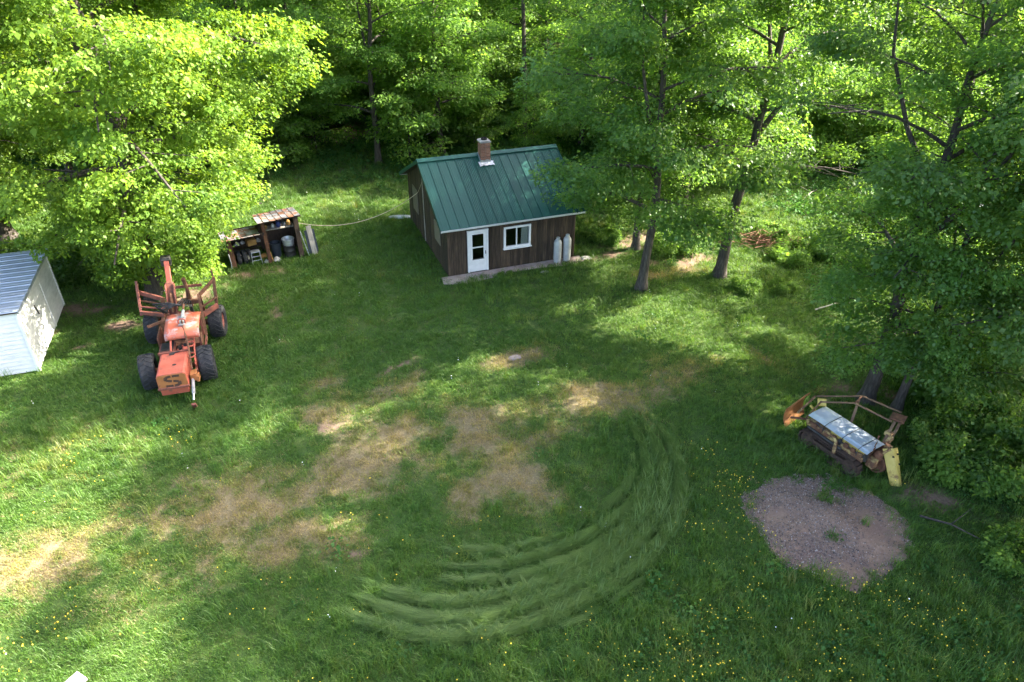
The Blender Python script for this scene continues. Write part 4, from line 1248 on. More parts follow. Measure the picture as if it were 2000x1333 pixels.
# concrete apron along the front
aprn = MB()
ap = [(-0.35, -0.02), (-0.42, -0.62), (0.6, -0.95), (1.9, -0.80), (3.2, -0.55), (4.4, -0.62), (5.6, -0.80), (6.5, -0.65), (6.55, -0.02)]
aprn.prism([(x_, y_) for x_, y_ in ap], -0.075, 0.05, Matrix.Rotation(-math.pi / 2, 4, 'X'))
o = aprn.build('concrete_apron', M['concrete'])
o.location = (-2.914, 29.047, 0.0); o.rotation_euler = (0, 0, R(20.8))
o['kind'] = 'structure'


def cabin_pt(x_, y_, z=0.0):
    a_ = R(20.8)
    return Vector((-2.914 + x_ * math.cos(a_) - y_ * math.sin(a_), 29.047 + x_ * math.sin(a_) + y_ * math.cos(a_), z))


# two gas cylinders
for x_, lab, h in ((5.28, 'white gas tank by the cabin wall, the one nearer the door', 1.12), (5.76, 'white gas tank nearest the right corner of the cabin', 1.20)):
    p = cabin_pt(x_, -0.27, 0.075)
    t = thing('gas_tank', lab, 'gas tank', p, R(20 + x_ * 30), 'gas tanks by the cabin')
    r_ = 0.19
    prof = [(0.0, 0.06), (0.13, 0.07), (r_ - 0.02, 0.10), (r_, 0.16), (r_, h - 0.14), (r_ - 0.02, h - 0.06), (0.12, h), (0.03, h + 0.02), (0.0, h + 0.02)]
    MB().lathe(prof, 20).build('body', M['tank'], t, smooth=True)
    MB().lathe([(r_ - 0.03, 0), (r_ - 0.015, 0), (r_ - 0.015, 0.12), (r_ - 0.03, 0.12)], 20, closed=True).build('foot_ring', M['tank'], t)
    MB().lathe([(0.085, h + 0.0), (0.095, h), (0.095, h + 0.12), (0.085, h + 0.12)], 14, closed=True).build('collar', M['tank'], t)
    MB().tube([(0, 0, h), (0, 0, h + 0.09)], 0.025, 8).tube([(-.03, 0, h + .06), (0.07, 0, h + 0.06)], 0.012, 6).build('valve', M['dark_metal'], t)
    for zz_ in (h * 0.5,): MB().lathe([(r_ + 0.001, zz_ - 0.006), (r_ + 0.006, zz_), (r_ + 0.001, zz_ + 0.006)], 20).build('weld_seam', M['tank'], t)

# ------------------------------------------------------------------ white shed at the left edge
SHW, SHD, SHH = 6.5, 5.14, 2.47
wsh = thing('white_shed', 'white clapboard shed with a dull blue-grey metal roof at the left edge', 'shed', (-17.29, 21.37, 0.0), R(19.4))
core = MB().box((-SHW / 2, SHD / 2, SHH / 2 - 0.05), (SHW - 0.12, SHD - 0.12, SHH - 0.1)).build('frame', M['dark_wood'], wsh)
cbh = 0.17
cl = {}
for side, Ln in (('front', SHW), ('side', SHD)):
    wo = MB().box((-SHW / 2, 0.05, SHH / 2), (SHW - 0.1, 0.02, SHH - 0.1)) if side == 'front' else MB().box((-0.05, SHD / 2, SHH / 2), (0.02, SHD - 0.1, SHH - 0.1))
    wo = wo.build('wall', M['dark_wood'], wsh)
    wo['label'] = 'shaded front wall of white clapboards' if side == 'front' else 'white clapboard wall facing the tractor, flecked with sunlight'
    prof = [(0.0, 0.0), (0.038, 0.0), (0.012, cbh + 0.012), (0.0, cbh + 0.012)]      # (out, z)
    mb = MB(); mb.prism([(-x_, z) for x_, z in prof] if side == 'front' else [(x_, z) for x_, z in prof], 0, Ln - 0.02)
    me_ = mb.mesh('clapboard', M['white_board'])
    nb = int((SHH - 0.06) / cbh)
    for i in range(nb):
        o = link('clapboard', me_, wo)
        zz_ = 0.05 + i * cbh
        if side == 'front':
            o.location = (-0.01, 0.012, zz_); o.rotation_euler = (0, 0, R(90))
        else:
            o.location = (-0.03 + 0.018, 0.01, zz_)
MB().box((0.012, 0.0, SHH / 2), (0.10, 0.10, SHH)).build('corner_board', M['white'], wsh, bevel=0.004)
MB().box((0.008, SHD, SHH / 2), (0.09, 0.09, SHH)).build('corner_board', M['white'], wsh, bevel=0.004)
MB().box((0.022, SHD / 2, SHH - 0.07), (0.03, SHD - 0.1, 0.13)).build('trim_board', M['white'], wsh)
MB().box((0.028, 3.3, 1.0), (0.03, 0.09, 1.95)).build('trim_board', M['white'], wsh)
MB().box((0.045, 1.9, 1.55), (0.04, 0.03, 0.5), Matrix.Rotation(R(20), 3, 'X')).build('latch_bar', M['dark_metal'], wsh)
rf = MB().box((-SHW / 2 + 0.06, SHD / 2, SHH + 0.04), (SHW + 0.1, SHD + 0.24, 0.06)).build('roof', M['dark_wood'], wsh)
rf['label'] = 'dull blue-grey metal roof'
pwid = 0.42
prof = [(0, 0), (0.02, 0.03), (0.05, 0.03), (0.07, 0.004), (0.22, 0.004), (0.235, 0.014), (0.255, 0.014), (0.27, 0.004), (pwid - 0.003, 0.004)]
n_ = len(prof)
mb = MB().add([(0.13, x_, z) for x_, z in prof] + [(-SHW - 0.1, x_, z) for x_, z in prof], [(i + 1, i, i + n_, i + 1 + n_) for i in range(n_ - 1)])
me_ = mb.mesh('roof_panel', M['shed_roof'])
for i in range(13):
    o = link('roof_panel', me_, rf); o.location = (0, -0.14 + i * pwid, SHH + 0.075 + 0.001 * (i % 2))
MB().box((0.135, SHD / 2, SHH + 0.03), (0.02, SHD + 0.28, 0.12)).build('rake_trim', M['shed_roof'], rf)

# ------------------------------------------------------------------ open lean-to
lean = thing('lean_to', 'dark open-fronted lean-to with a rusty sheet-metal roof, full of junk', 'shed', (-12.89, 29.73, 0.0), R(27.2))
MB().beam((0, 0, -0.1), (-0.05, 0.05, 1.45), 0.20, 0.16).build('post', M['red_wood'], lean, bevel=0.01)
MB().beam((1.60, 0, -0.1), (1.55, 0.0, 2.02), 0.16, 0.14).build('post', M['red_wood'], lean, bevel=0.01)
MB().beam((3.08, 0, -0.1), (3.04, 0.0, 2.05), 0.22, 0.14).build('post', M['dark_wood'], lean, bevel=0.01)
for x_, h in ((0.0, 1.3), (1.55, 1.82), (3.05, 1.88)):
    MB().beam((x_, 1.35, -0.1), (x_, 1.35, h), 0.12, 0.12).build('post', M['dark_wood'], lean)
for i in range(7):
    MB().box((2.31, 1.43, 0.14 + i * 0.265), (1.62, 0.025, 0.26 + 0.01 * (i % 2)), Matrix.Rotation(R(random.uniform(-.6, .6)), 3, 'Y')).build('back_board', M['dark_wood'], lean)
for i in range(5):
    MB().box((0.75, 1.43, 0.14 + i * 0.28), (1.56, 0.025, 0.26), Matrix.Rotation(R(random.uniform(-.6, .6)), 3, 'Y')).build('back_board', M['dark_wood'], lean)
for i in range(6):
    MB().box((3.13, 0.14 + i * 0.24, 0.93), (0.025, 0.22, 1.86)).build('side_board', M['dark_wood'], lean)
for i in range(5):
    MB().box((-0.09, 0.16 + i * 0.26, 0.62), (0.025, 0.24, 1.24)).build('side_board', M['dark_wood'], lean)
MB().beam((1.4, -0.05, 2.05), (3.3, -0.05, 2.10), 0.08, 0.10).build('roof_beam', M['dark_wood'], lean)
MB().beam((1.4, 1.38, 1.82), (3.2, 1.38, 1.88), 0.08, 0.10).build('roof_beam', M['dark_wood'], lean)
MB().beam((-0.2, -0.05, 1.48), (1.55, -0.05, 1.52), 0.08, 0.10).build('roof_beam', M['dark_wood'], lean)
lp_ = 0.28
prof = [(0, 0), (0.015, 0.016), (0.035, 0.016), (0.05, 0.003), (lp_ + 0.006, 0.003)]
n_ = len(prof)
me_ = MB().add([(x_, -0.28, z) for x_, z in prof] + [(x_, 1.55, z - 0.26) for x_, z in prof], [(i, i + 1, i + 1 + n_, i + n_) for i in range(n_ - 1)]).mesh('roof_panel', M['rust_roof'])
for i in range(7):
    o = link('roof_panel', me_, lean); o.location = (1.30 + i * lp_, 0.02 * math.sin(i * 2.1), 2.13 + 0.012 * i)
    o.modifiers.new('t', 'SOLIDIFY').thickness = 0.004
for i in range(6):
    o = link('roof_panel', me_, lean); o.location = (-0.35 + i * lp_, 0.0, 1.55 + 0.008 * i)
MB().box((2.3, 0.62, 1.46), (1.40, 0.5, 0.035)).build('shelf', M['grey_wood'], lean)
MB().box((0.72, 1.05, 0.74), (1.4, 0.5, 0.035)).build('shelf', M['dark_wood'], lean)


def lean_pt(x_, y_, z):
    a_ = R(27.2)
    return Vector((-12.89 + x_ * math.cos(a_) - y_ * math.sin(a_), 29.73 + x_ * math.sin(a_) + y_ * math.cos(a_), z))


def torus_prof(Rm, w, h, n=10):
    """closed tyre section: mean outer radius Rm, half width w, section depth h"""
    return [(Rm - h, -w * 0.75), (Rm - h * 0.5, -w), (Rm - h * 0.15, -w * 0.92), (Rm, -w * 0.6), (Rm, w * 0.6), (Rm - h * 0.15, w * 0.92), (Rm - h * 0.5, w), (Rm - h, w * 0.75), (Rm - h * 1.02, 0)]


RL = R(27.2)
lying = Matrix.Rotation(math.pi / 2, 4, 'Y')
for i, lab in enumerate(('old black tyre in the lean-to, leftmost of the row under the shelf', 'old black tyre in the lean-to, middle of the row under the shelf', 'old black tyre in the lean-to, rightmost of the row beside the stool')):
    o = MB().lathe(torus_prof(0.34, 0.10, 0.13), 24, lying, closed=True).build('tyre', M['rubber'], None, smooth=True)
    o.location = lean_pt(0.28 + 0.235 * i, 0.42, 0.34); o.rotation_euler = (0, 0, RL + R(8 * i)); tag(o, lab, 'tyre', 'tyres in the lean-to')
# stool of bent tube with an amber seat
st_ = thing('metal_stool', 'bare metal tube stool with an amber wooden box on it', 'stool', lean_pt(1.02, 0.20, 0.0), RL)
st_['label'] = 'bare metal tube stool at the front of the lean-to'
for x_ in (-0.22, 0.22):
    for y_ in (-0.16, 0.16):
        MB().tube([(x_, y_, 0), (x_ * 0.88, y_ * 0.85, 0.62)], 0.016, 6).build('leg', M['galv'], st_)
MB().tube([(-.2, -.14, .62), (.2, -.14, .62), (.2, .14, .62), (-.2, .14, .62), (-.2, -.14, .62)], 0.016, 6).build('seat_frame', M['galv'], st_)
for z in (0.22, 0.42): MB().tube([(-.21, -.155, z), (.21, -.155, z)], 0.012, 6).build('rung', M['galv'], st_)
MB().box((0, 0.02, 0.63), (0.37, 0.26, 0.02)).build('seat', M['galv'], st_)
o = MB().box((0, 0, 0.13), (0.42, 0.30, 0.26)).box((0, -0.155, 0.20), (0.44, 0.02, 0.05)).box((0, 0, 0.275), (0.36, 0.24, 0.02)).build('wooden_crate', M['amber'], None, bevel=0.01)
o.location = lean_pt(0.98, 0.72, 0.76); o.rotation_euler = (0, 0, RL + 0.2); tag(o, 'amber wooden box on the low shelf behind the metal stool', 'box')
o = MB().box((0, 0, 0.06), (0.26, 0.18, 0.12)).box((0, 0, 0.13), (0.28, 0.20, 0.02)).build('wooden_crate', M['amber'], None, bevel=0.005)
o.location = lean_pt(1.38, 0.55, 0.10); o.rotation_euler = (0, 0, RL + 0.3); tag(o, 'small amber box low beside the middle post of the lean-to', 'box')
rgj = random.Random(9)
junk = [((0.35, 0.9, 0.76), 0.13, 'rag', 'grey rag bundle on the low shelf above the tyres'), ((0.62, 1.0, 0.76), 0.11, 'rag', 'round grey canister end on the low shelf left of the amber box'),
        ((1.32, 0.95, 0.76), 0.12, 'rag', 'crumpled grey cloth on the low shelf right of the amber box'), ((1.92, 0.05, 0.0), 0.16, 'rag', 'crumpled pale cloth on the ground right of the middle post'),
        ((1.45, 0.05, 0.0), 0.12, 'rag', 'small pale rag on the ground left of the middle post')]
for (lx, ly, lz), r_, mt, lab in junk:
    bmx = MB()
    bmx.lathe([(0, 0), (r_ * 0.9, 0.01), (r_ * 1.05, r_ * 0.4), (r_ * 0.75, r_ * 0.9), (r_ * 0.3, r_ * 1.25), (0, r_ * 1.3)], 9)
    bmx.v = [(x_ * (1 + rgj.uniform(-.25, .25)), y_ * (1 + rgj.uniform(-.25, .25)), z * (1 + rgj.uniform(-.2, .2))) for x_, y_, z in bmx.v]
    o = bmx.build('rag_bundle', M[mt], None, smooth=False); o.location = lean_pt(lx, ly, lz); tag(o, lab, 'rag')
# galvanised tub on a dark barrel, dark bin beside it
t = thing('wash_tub', 'round galvanised wash tub standing on the dark drum in the lean-to', 'tub', lean_pt(2.62, 0.42, 0.56), RL)
MB().lathe([(0.0, 0.0), (0.24, 0.0), (0.29, 0.30), (0.305, 0.31), (0.29, 0.325), (0.275, 0.31), (0.23, 0.03), (0.0, 0.02)], 20).build('body', M['galv'], t, smooth=True)
MB().lathe([(0.265, 0.14), (0.272, 0.15), (0.270, 0.16)], 20).build('band', M['galv'], t)
for sg in (-1, 1): MB().tube([(sg * 0.29, -.06, .24), (sg * 0.34, -.05, .25), (sg * 0.34, .05, .25), (sg * 0.29, .06, .24)], 0.010, 6).build('handle', M['dark_metal'], t)
o = MB().lathe([(0, 0), (0.27, 0.0), (0.28, 0.03), (0.27, 0.06), (0.27, 0.28), (0.285, 0.30), (0.27, 0.32), (0.27, 0.54), (0.28, 0.56), (0.25, 0.56), (0.25, 0.54), (0, 0.54)], 20).build('oil_drum', M['dark_metal'], None, smooth=True)
o.location = lean_pt(2.62, 0.42, 0.0); tag(o, 'low dark drum under the galvanised wash tub', 'drum')
o = MB().lathe([(0, 0), (0.20, 0.0), (0.25, 0.68), (0.27, 0.69), (0.27, 0.73), (0.24, 0.73), (0.19, 0.03), (0, 0.03)], 18).build('rubbish_bin', M['blue_black'], None, smooth=True)
o.location = lean_pt(2.02, 0.55, 0.0); tag(o, 'dark blue-black plastic bin left of the wash tub', 'bin')
sh = [(1.75, 0.07, 0.12, 'amber', 'small amber jar at the left end of the upper shelf'), (2.08, 0.08, 0.14, 'galv', 'round pale tin on the upper shelf of the lean-to'),
      (2.34, 0.11, 0.24, 'blue', 'dark blue canister in the middle of the upper shelf'), (2.56, 0.10, 0.22, 'blue_black', 'dark canister right of the blue one on the upper shelf'), (2.80, 0.10, 0.20, 'amber', 'brown canister at the right end of the upper shelf')]
for x_, r_, h, mt, lab in sh:
    o = MB().lathe([(0, 0), (r_ * .95, 0), (r_, 0.01), (r_, h - 0.03), (r_ * 0.9, h - 0.01), (r_ * 0.55, h), (r_ * 0.5, h + 0.03), (0, h + 0.03)], 14).build('canister', M[mt], None, smooth=True)
    o.location = lean_pt(x_, 0.62, 1.478); tag(o, lab, 'canister')
# boards and sheet leaning beside it
o = MB().box((0, 0, 0.72), (0.24, 0.04, 1.46)).box((0, 0.03, 0.1), (0.22, 0.03, 0.10)).build('leaning_plank', M['grey_wood'], None, bevel=0.006)
o.location = lean_pt(3.72, 0.02, -0.02); o.rotation_euler = (R(-8), R(-4), RL); tag(o, 'pale grey plank standing upright beside the lean-to', 'plank')
o = MB().box((0, 0, 0.58), (0.46, 0.02, 1.16)).box((0, 0, 1.17), (0.48, 0.03, 0.03)).build('dark_panel', M['blue_black'], None)
o.location = lean_pt(3.70, 0.10, 0.0); o.rotation_euler = (R(-9), R(-3), RL); tag(o, 'dark panel leaning behind the pale grey plank', 'panel')
o = MB().box((0, 0, 0.60), (0.02, 0.34, 1.20)).box((0, 0, 1.21), (0.03, 0.36, 0.03)).build('metal_sheet', M['sheet'], None)
o.location = lean_pt(3.42, 0.10, 0.0); o.rotation_euler = (R(-4), R(-10), RL); tag(o, 'thin pale metal sheet leaning against the right post of the lean-to', 'sheet')
o = MB().tube([(0, 0, 0), (0.02, 0.02, 0.4), (-.02, .03, .85)], 0.015, 6).build('bent_rod', M['galv'], None)
o.location = lean_pt(-0.16, -0.15, 0.0); tag(o, 'thin pale rod leaning on the left post of the lean-to', 'rod')
o = MB().tube([(0, 0, 0), (0.0, 0.1, 1.25)], 0.02, 6).box((0, -.02, 0.06), (0.05, 0.14, 0.16)).build('pitchfork_handle', M['amber'], None)
o.location = lean_pt(1.75, 0.15, 0.0); o.rotation_euler = (0, R(-8), RL); tag(o, 'amber-handled tool leaning right of the middle post', 'tool')

# rope from the lean-to to the cabin
a, c = lean_pt(3.05, 0.05, 1.75), cabin_pt(-0.05, 4.9, 2.35)
pts_ = [a.lerp(c, t_ / 16) + Vector((0, 0, -0.75 * 4 * (t_ / 16) * (1 - t_ / 16))) for t_ in range(17)]
o = MB().tube(pts_, 0.016, 5).build('rope', M['rope'], None, smooth=True)
tag(o, 'slack pale rope strung from the lean-to to the cabin', 'rope')
a, c = cabin_pt(-0.06, 4.9, 2.36), cabin_pt(-0.3, 2.7, 3.75)
o = MB().tube([a, a.lerp(c, .5) + Vector((0, 0, -0.03)), c], 0.010, 5).build('wire', M['rope'], None)
tag(o, 'thin wire running up the cabin gable to the roof edge', 'wire')

# ------------------------------------------------------------------ the red log skidder
TR = thing('log_skidder', 'rusty orange-red articulated log skidder with a stencilled S on its nose', 'tractor', (-11.9, 20.7, 0.0), R(17))


def lug_tyre(D, W):
    r_ = D / 2
    mb = MB()
    mb.lathe([(r_ * 0.52, -W * 0.42), (r_ * 0.72, -W * 0.50), (r_ * 0.90, -W * 0.48), (r_ * 0.955, -W * 0.36), (r_ * 0.96, W * 0.36), (r_ * 0.90, W * 0.48), (r_ * 0.72, W * 0.50), (r_ * 0.52, W * 0.42), (r_ * 0.50, 0)], 32,
             Matrix.Rotation(math.pi / 2, 4, 'Y'), closed=True)
    n_ = 20
    for k in range(n_):
        for sg in (-1, 1):
            a0 = 2 * math.pi * (k + (0.5 if sg > 0 else 0)) / n_
            pa, pb_ = [], []
            def pt(x_, an, rr_): return Vector((x_, rr_ * math.cos(an), rr_ * math.sin(an)))
            sec = []
            for x_, an in ((-sg * 0.04 * W, a0), (sg * 0.24 * W, a0 + 0.16), (sg * 0.47 * W, a0 + 0.24)):
                rin = r_ * (0.90 if abs(x_) < 0.3 * W else 0.80); rout = r_ * (1.0 if abs(x_) < 0.3 * W else 0.955)
                hw = 0.052
                sec.append([pt(x_, an - hw, rin), pt(x_, an + hw, rin), pt(x_, an + hw * 0.8, rout), pt(x_, an - hw * 0.8, rout)])
            vs = [p for s_ in sec for p in s_]
            fs = [(3, 2, 1, 0), (8, 9, 10, 11)]
            for i in range(2):
                fs += [(i * 4 + j, i * 4 + (j + 1) % 4, (i + 1) * 4 + (j + 1) % 4, (i + 1) * 4 + j) for j in range(4)]
            mb.add(vs, fs)
    return mb.mesh('tyre', M['rubber'])


TY = {1.28: lug_tyre(1.28, 0.52)}
rim_mesh = MB().lathe([(0.0, -0.03), (0.12, -0.03), (0.14, -0.06), (0.26, -0.05), (0.33, -0.18), (0.345, -0.18), (0.345, 0.18), (0.33, 0.18), (0.26, 0.05), (0.14, 0.06), (0.12, 0.10), (0.0, 0.10)], 20, Matrix.Rotation(math.pi / 2, 4, 'Y')).mesh('rim', M['rust_red'], False)
for x_, y_, st, lab in ((-0.86, 0.08, 6, 'front left wheel'), (1.05, 0.12, 6, 'front right wheel'), (-1.02, 3.25, -4, 'rear left wheel'), (1.28, 3.10, -4, 'rear right wheel')):
    hb = MB().tube([(-0.14, 0, 0), (0.14, 0, 0)], 0.11, 10).build('wheel', M['rust'], TR)
    hb.location = (x_, y_, 0.61); hb.rotation_euler = (0, 0, R(st)); hb['label'] = lab + ' with a worn black lugged tyre'
    link('tyre', TY[1.28], hb); link('rim', rim_mesh, hb)
    hb.rotation_euler[0] = random.random() * 3
hx = 0.12
MB().tube([(-0.7, 0.08, 0.6), (0.9, 0.12, 0.6)], 0.10, 10).box((hx, 0.1, 0.6), (0.36, 0.36, 0.34)).build('front_axle', M['rust'], TR)
MB().tube([(-0.85, 3.25, 0.62), (1.1, 3.1, 0.62)], 0.12, 10).box((0.12, 3.18, 0.62), (0.42, 0.42, 0.4)).build('rear_axle', M['rust'], TR)
MB().box((hx, -0.1, 0.66), (0.56, 2.4, 0.26)).build('front_frame', M['rust_red'], TR, bevel=0.02)
hood = MB().prism([(-0.47, 0.76), (0.47, 0.76), (0.47, 1.20), (0.44, 1.27), (0.38, 1.31), (-0.38, 1.31), (-0.44, 1.27), (-0.47, 1.20)], -1.40, 0.0, Matrix.Translation((hx, 0, 0))).build('hood', M['orange'], TR, bevel=0.012)
hood['label'] = 'faded orange engine hood'
MB().prism([(-0.455, 0.80), (0.455, 0.80), (0.455, 1.19), (0.42, 1.25), (0.36, 1.285), (-0.36, 1.285), (-0.42, 1.25), (-0.455, 1.19)], -1.425, -1.402, Matrix.Translation((hx, 0, 0))).build('nose_plate', M['rust_orange'], hood, bevel=0.006)
# stencilled S, split by the stencil's upright bridge
mb = MB()
path = []
for i in range(13): path.append((0.115 * math.cos(R(20 + 160 * i / 12)) * 1.25, 0.085 + 0.085 * math.sin(R(20 + 160 * i / 12))))
path = [(0.16, 0.165), (0.05, 0.17), (-0.06, 0.168), (-0.125, 0.14), (-0.15, 0.09), (-0.125, 0.04), (-0.06, 0.012), (0.06, -0.012), (0.125, -0.04), (0.15, -0.09), (0.125, -0.14), (0.06, -0.168), (-0.05, -0.17), (-0.16, -0.165)]
sm_ = []
for i in range(len(path) - 1):
    for t_ in (0, 0.33, 0.66): sm_.append((path[i][0] + (path[i + 1][0] - path[i][0]) * t_, path[i][1] + (path[i + 1][1] - path[i][1]) * t_))
sm_.append(path[-1])
for i in range(len(sm_) - 1):
    (x0, z0), (x1, z1) = sm_[i], sm_[i + 1]
    if abs((x0 + x1) / 2) < 0.018:
        if mb.v: mb.build('letter_stroke', M['stencil'], hood); mb = MB()
        continue
    d = Vector((x1 - x0, z1 - z0)).normalized() * 0.040; nrm = (-d.y, d.x)
    e = Vector((x1 - x0, z1 - z0)) * 0.12
    q_ = [(x0 - e.x + nrm[0], z0 - e.y + nrm[1]), (x1 + e.x + nrm[0], z1 + e.y + nrm[1]), (x1 + e.x - nrm[0], z1 + e.y - nrm[1]), (x0 - e.x - nrm[0], z0 - e.y - nrm[1])]
    dep = -1.4290 - 0.00012 * i
    mb.add([(hx + 0.02 + a_ * 1.45, dep, 1.035 + c_ * 1.10) for a_, c_ in q_], [(0, 3, 2, 1)])
mb.build('letter_stroke', M['stencil'], hood)
MB().box((hx, -1.43, 0.775), (0.98, 0.09, 0.075)).build('nose_band', M['rust_red'], TR, bevel=0.01)
MB().prism([(-1.44, 0.735), (-1.36, 0.46), (-1.0, 0.44), (-1.0, 0.735)], -0.43, 0.43, Matrix.Translation((hx, 0, 0)) @ Matrix.Rotation(-math.pi / 2, 4, 'Z') @ Matrix.Scale(-1, 4, (1, 0, 0))).build('belly_guard', M['orange'], TR, bevel=0.01)
MB().lathe([(0.0, 1.3115), (0.055, 1.3115)], 14, Matrix.Translation((hx + 0.08, -0.86, 0.001)) @ Matrix.Scale(1.3, 4, (1, 0, 0))).build('hood_hole_shade', M['soot_and_hole_shade'], hood)  # dark disc laid on the hood, painted shade of an open hole
MB().box((hx - 0.02, -0.05, 1.335), (0.98, 0.07, 0.05)).build('hood_rail', M['rust_red'], TR, bevel=0.01)
MB().box((hx - 0.05, -0.16, 1.33), (0.16, 0.10, 0.03)).tube([(hx - .1, -.12, 1.34), (hx + .2, -.1, 1.36)], 0.02, 6).build('hinge', M['dark_metal'], TR)
MB().box((-0.18, 0.52, 0.95), (0.52, 0.78, 0.50)).build('fuel_tank', M['rust_red'], TR, bevel=0.03)
MB().box((-0.18, 0.60, 1.206), (0.40, 0.55, 0.012)).build('tank_lid', M['dark_metal'], TR)
MB().box((0.34, 0.45, 0.90), (0.44, 0.7, 0.40)).build('engine_block', M['dark_metal'], TR, bevel=0.02)
for i in range(5):
    MB().tube([(0.20 + i * 0.07, 0.16 + 0.11 * i, 1.08), (0.22 + i * .07, 0.18 + 0.11 * i, 1.28 + 0.02 * (i % 2))], 0.03, 8).build('engine_fitting', M['dark_metal'] if i % 2 else M['orange'], TR)
MB().box((0.46, 0.25, 1.16), (0.16, 0.22, 0.22)).build('air_box', M['orange'], TR, bevel=0.03)
MB().tube([(0.02, 0.02, 1.33), (0.0, 0.75, 1.62)], 0.035, 8).build('canopy_strut', M['orange'], TR)
for i, (y_, z) in enumerate(((0.72, 1.42), (0.28, 1.34), (-0.22, 1.18))):
    pts_ = [(0.48 + 0.02 * i, y_ + 0.22, z), (0.68 + 0.02 * i, y_ + 0.20, z), (0.76 + 0.02 * i, y_ + 0.08, z - .01), (0.72 + 0.02 * i, y_ - 0.04, z - 0.02), (0.52 + 0.02 * i, y_ - 0.10, z - 0.02)]
    MB().tube(pts_, 0.028, 8).build('guard_hoop', M['orange'], TR, smooth=True)
MB().beam((0.72, 0.9, 1.42), (0.80, -0.55, 0.98), 0.05, 0.07).build('side_rail', M['orange'], TR)
MB().beam((0.74, 0.35, 0.8), (0.78, -0.5, 0.62), 0.08, 0.30).build('side_plate', M['rust_red'], TR, bevel=0.01)
# operator's canopy: a bowed plate, its middle scuffed to bare metal
prof = [(0.38, 1.52), (0.40, 1.63), (0.48, 1.72), (0.62, 1.78), (1.0, 1.83), (1.4, 1.84), (1.78, 1.80)]
mb = MB()
nxp = 8
vs = []
for i in range(nxp):
    x_ = -0.16 + 1.15 * i / (nxp - 1)
    cr = 0.05 * (1 - ((i - 3.5) / 3.5) ** 2)
    for y_, z in prof: vs.append((x_, y_ + 0.05 * abs(i - 3.5) / 3.5 * (y_ < 0.6), z + cr))
np_ = len(prof)
mb.add(vs, [(i * np_ + j, (i + 1) * np_ + j, (i + 1) * np_ + j + 1, i * np_ + j + 1) for i in range(nxp - 1) for j in range(np_ - 1)])
can = mb.build('canopy', M['orange_worn'], TR, smooth=True)
can['label'] = 'bowed orange canopy plate scuffed to bare grey metal'
sm2 = can.modifiers.new('t', 'SOLIDIFY'); sm2.thickness = 0.03
MB().box((0.44, 1.05, 1.915), (0.20, 0.62, 0.03)).build('canopy_strap', M['rag'], can)
MB().tube([(0.34, 0.86, 1.92), (0.34, 0.86, 2.05), (0.40, 0.86, 2.09), (0.50, 0.86, 2.09), (0.56, 0.86, 2.05), (0.56, 0.86, 1.92)], 0.03, 8).build('lifting_eye', M['orange'], can)
MB().tube([(0.45, 1.15, 1.98), (0.45, 1.62, 2.02)], [0.06, 0.055], 10).build('muffler', M['galv'], can)
MB().tube([(0.45, 1.62, 2.02), (0.46, 1.9, 2.12)], 0.04, 8).build('exhaust_pipe', M['rust'], can)
for x_, y_ in ((-0.10, 1.65), (0.92, 1.65), (0.92, 0.7)):
    MB().beam((x_, y_, 0.9), (x_, y_, 1.80), 0.07, 0.07).build('canopy_post', M['rust_red'], TR)
MB().box((0.42, 1.25, 0.92), (0.95, 0.95, 0.34)).build('cab_floor', M['rust'], TR, bevel=0.02)
MB().box((0.42, 1.35, 1.18), (0.48, 0.45, 0.14)).box((0.42, 1.56, 1.40), (0.48, 0.08, 0.36)).build('seat', M['hose'], TR, bevel=0.03)
sd = MB().box((-0.48, 1.42, 1.02), (0.04, 0.84, 0.62)).build('side_panel', M['rust_red'], TR)
for a, c in (((-0.51, 0.98, 0.70), (-0.51, 1.86, 0.70)), ((-0.51, 0.98, 1.34), (-0.51, 1.86, 1.34)), ((-0.51, 1.0, 0.7), (-0.51, 1.0, 1.34)), ((-0.51, 1.84, 0.7), (-0.51, 1.84, 1.34))):
    MB().beam(a, c, 0.05, 0.06).build('panel_edge', M['rust'], sd)
# long rod, bracket, blade ram
MB().tube([(0.44, 0.95, 1.98), (0.62, 0.0, 1.48), (0.70, -0.86, 1.0)], 0.032, 8).build('steering_rod', M['rust'], TR)
MB().box((0.74, -0.98, 0.86), (0.20, 0.34, 0.26)).box((0.86, -1.02, 0.78), (0.10, 0.26, 0.22)).build('ram_bracket', M['rust_orange'], TR, bevel=0.015)
MB().tube([(0.70, -1.12, 0.80), (0.68, -1.52, 0.46)], 0.055, 10).build('ram_cylinder', M['rag'], TR)
MB().tube([(0.68, -1.52, 0.46), (0.67, -1.68, 0.32)], 0.03, 10).build('ram_rod', M['chrome'], TR)
MB().box((0.67, -1.80, 0.17), (0.14, 0.08, 0.36), Matrix.Rotation(R(38), 3, 'X')).build('blade_lug', M['rust_red'], TR, bevel=0.01)
# rear half
MB().box((0.12, 2.55, 0.80), (0.66, 2.2, 0.34)).build('rear_frame', M['rust_red'], TR, bevel=0.02)
MB().box((0.15, 2.1, 1.12), (0.72, 0.55, 0.34)).build('winch_housing', M['rust_red'], TR, bevel=0.03)
MB().tube([(-0.22, 2.15, 1.38), (0.50, 2.15, 1.38)], 0.15, 14).build('winch_drum', M['rust'], TR)


def gate(pts):
    for a, c, w_, h_ in pts:
        MB().beam(a, c, w_, h_).build('gate_bar', M['rust'] if random.random() < 0.45 else M['rust_red'], TR, bevel=0.006)


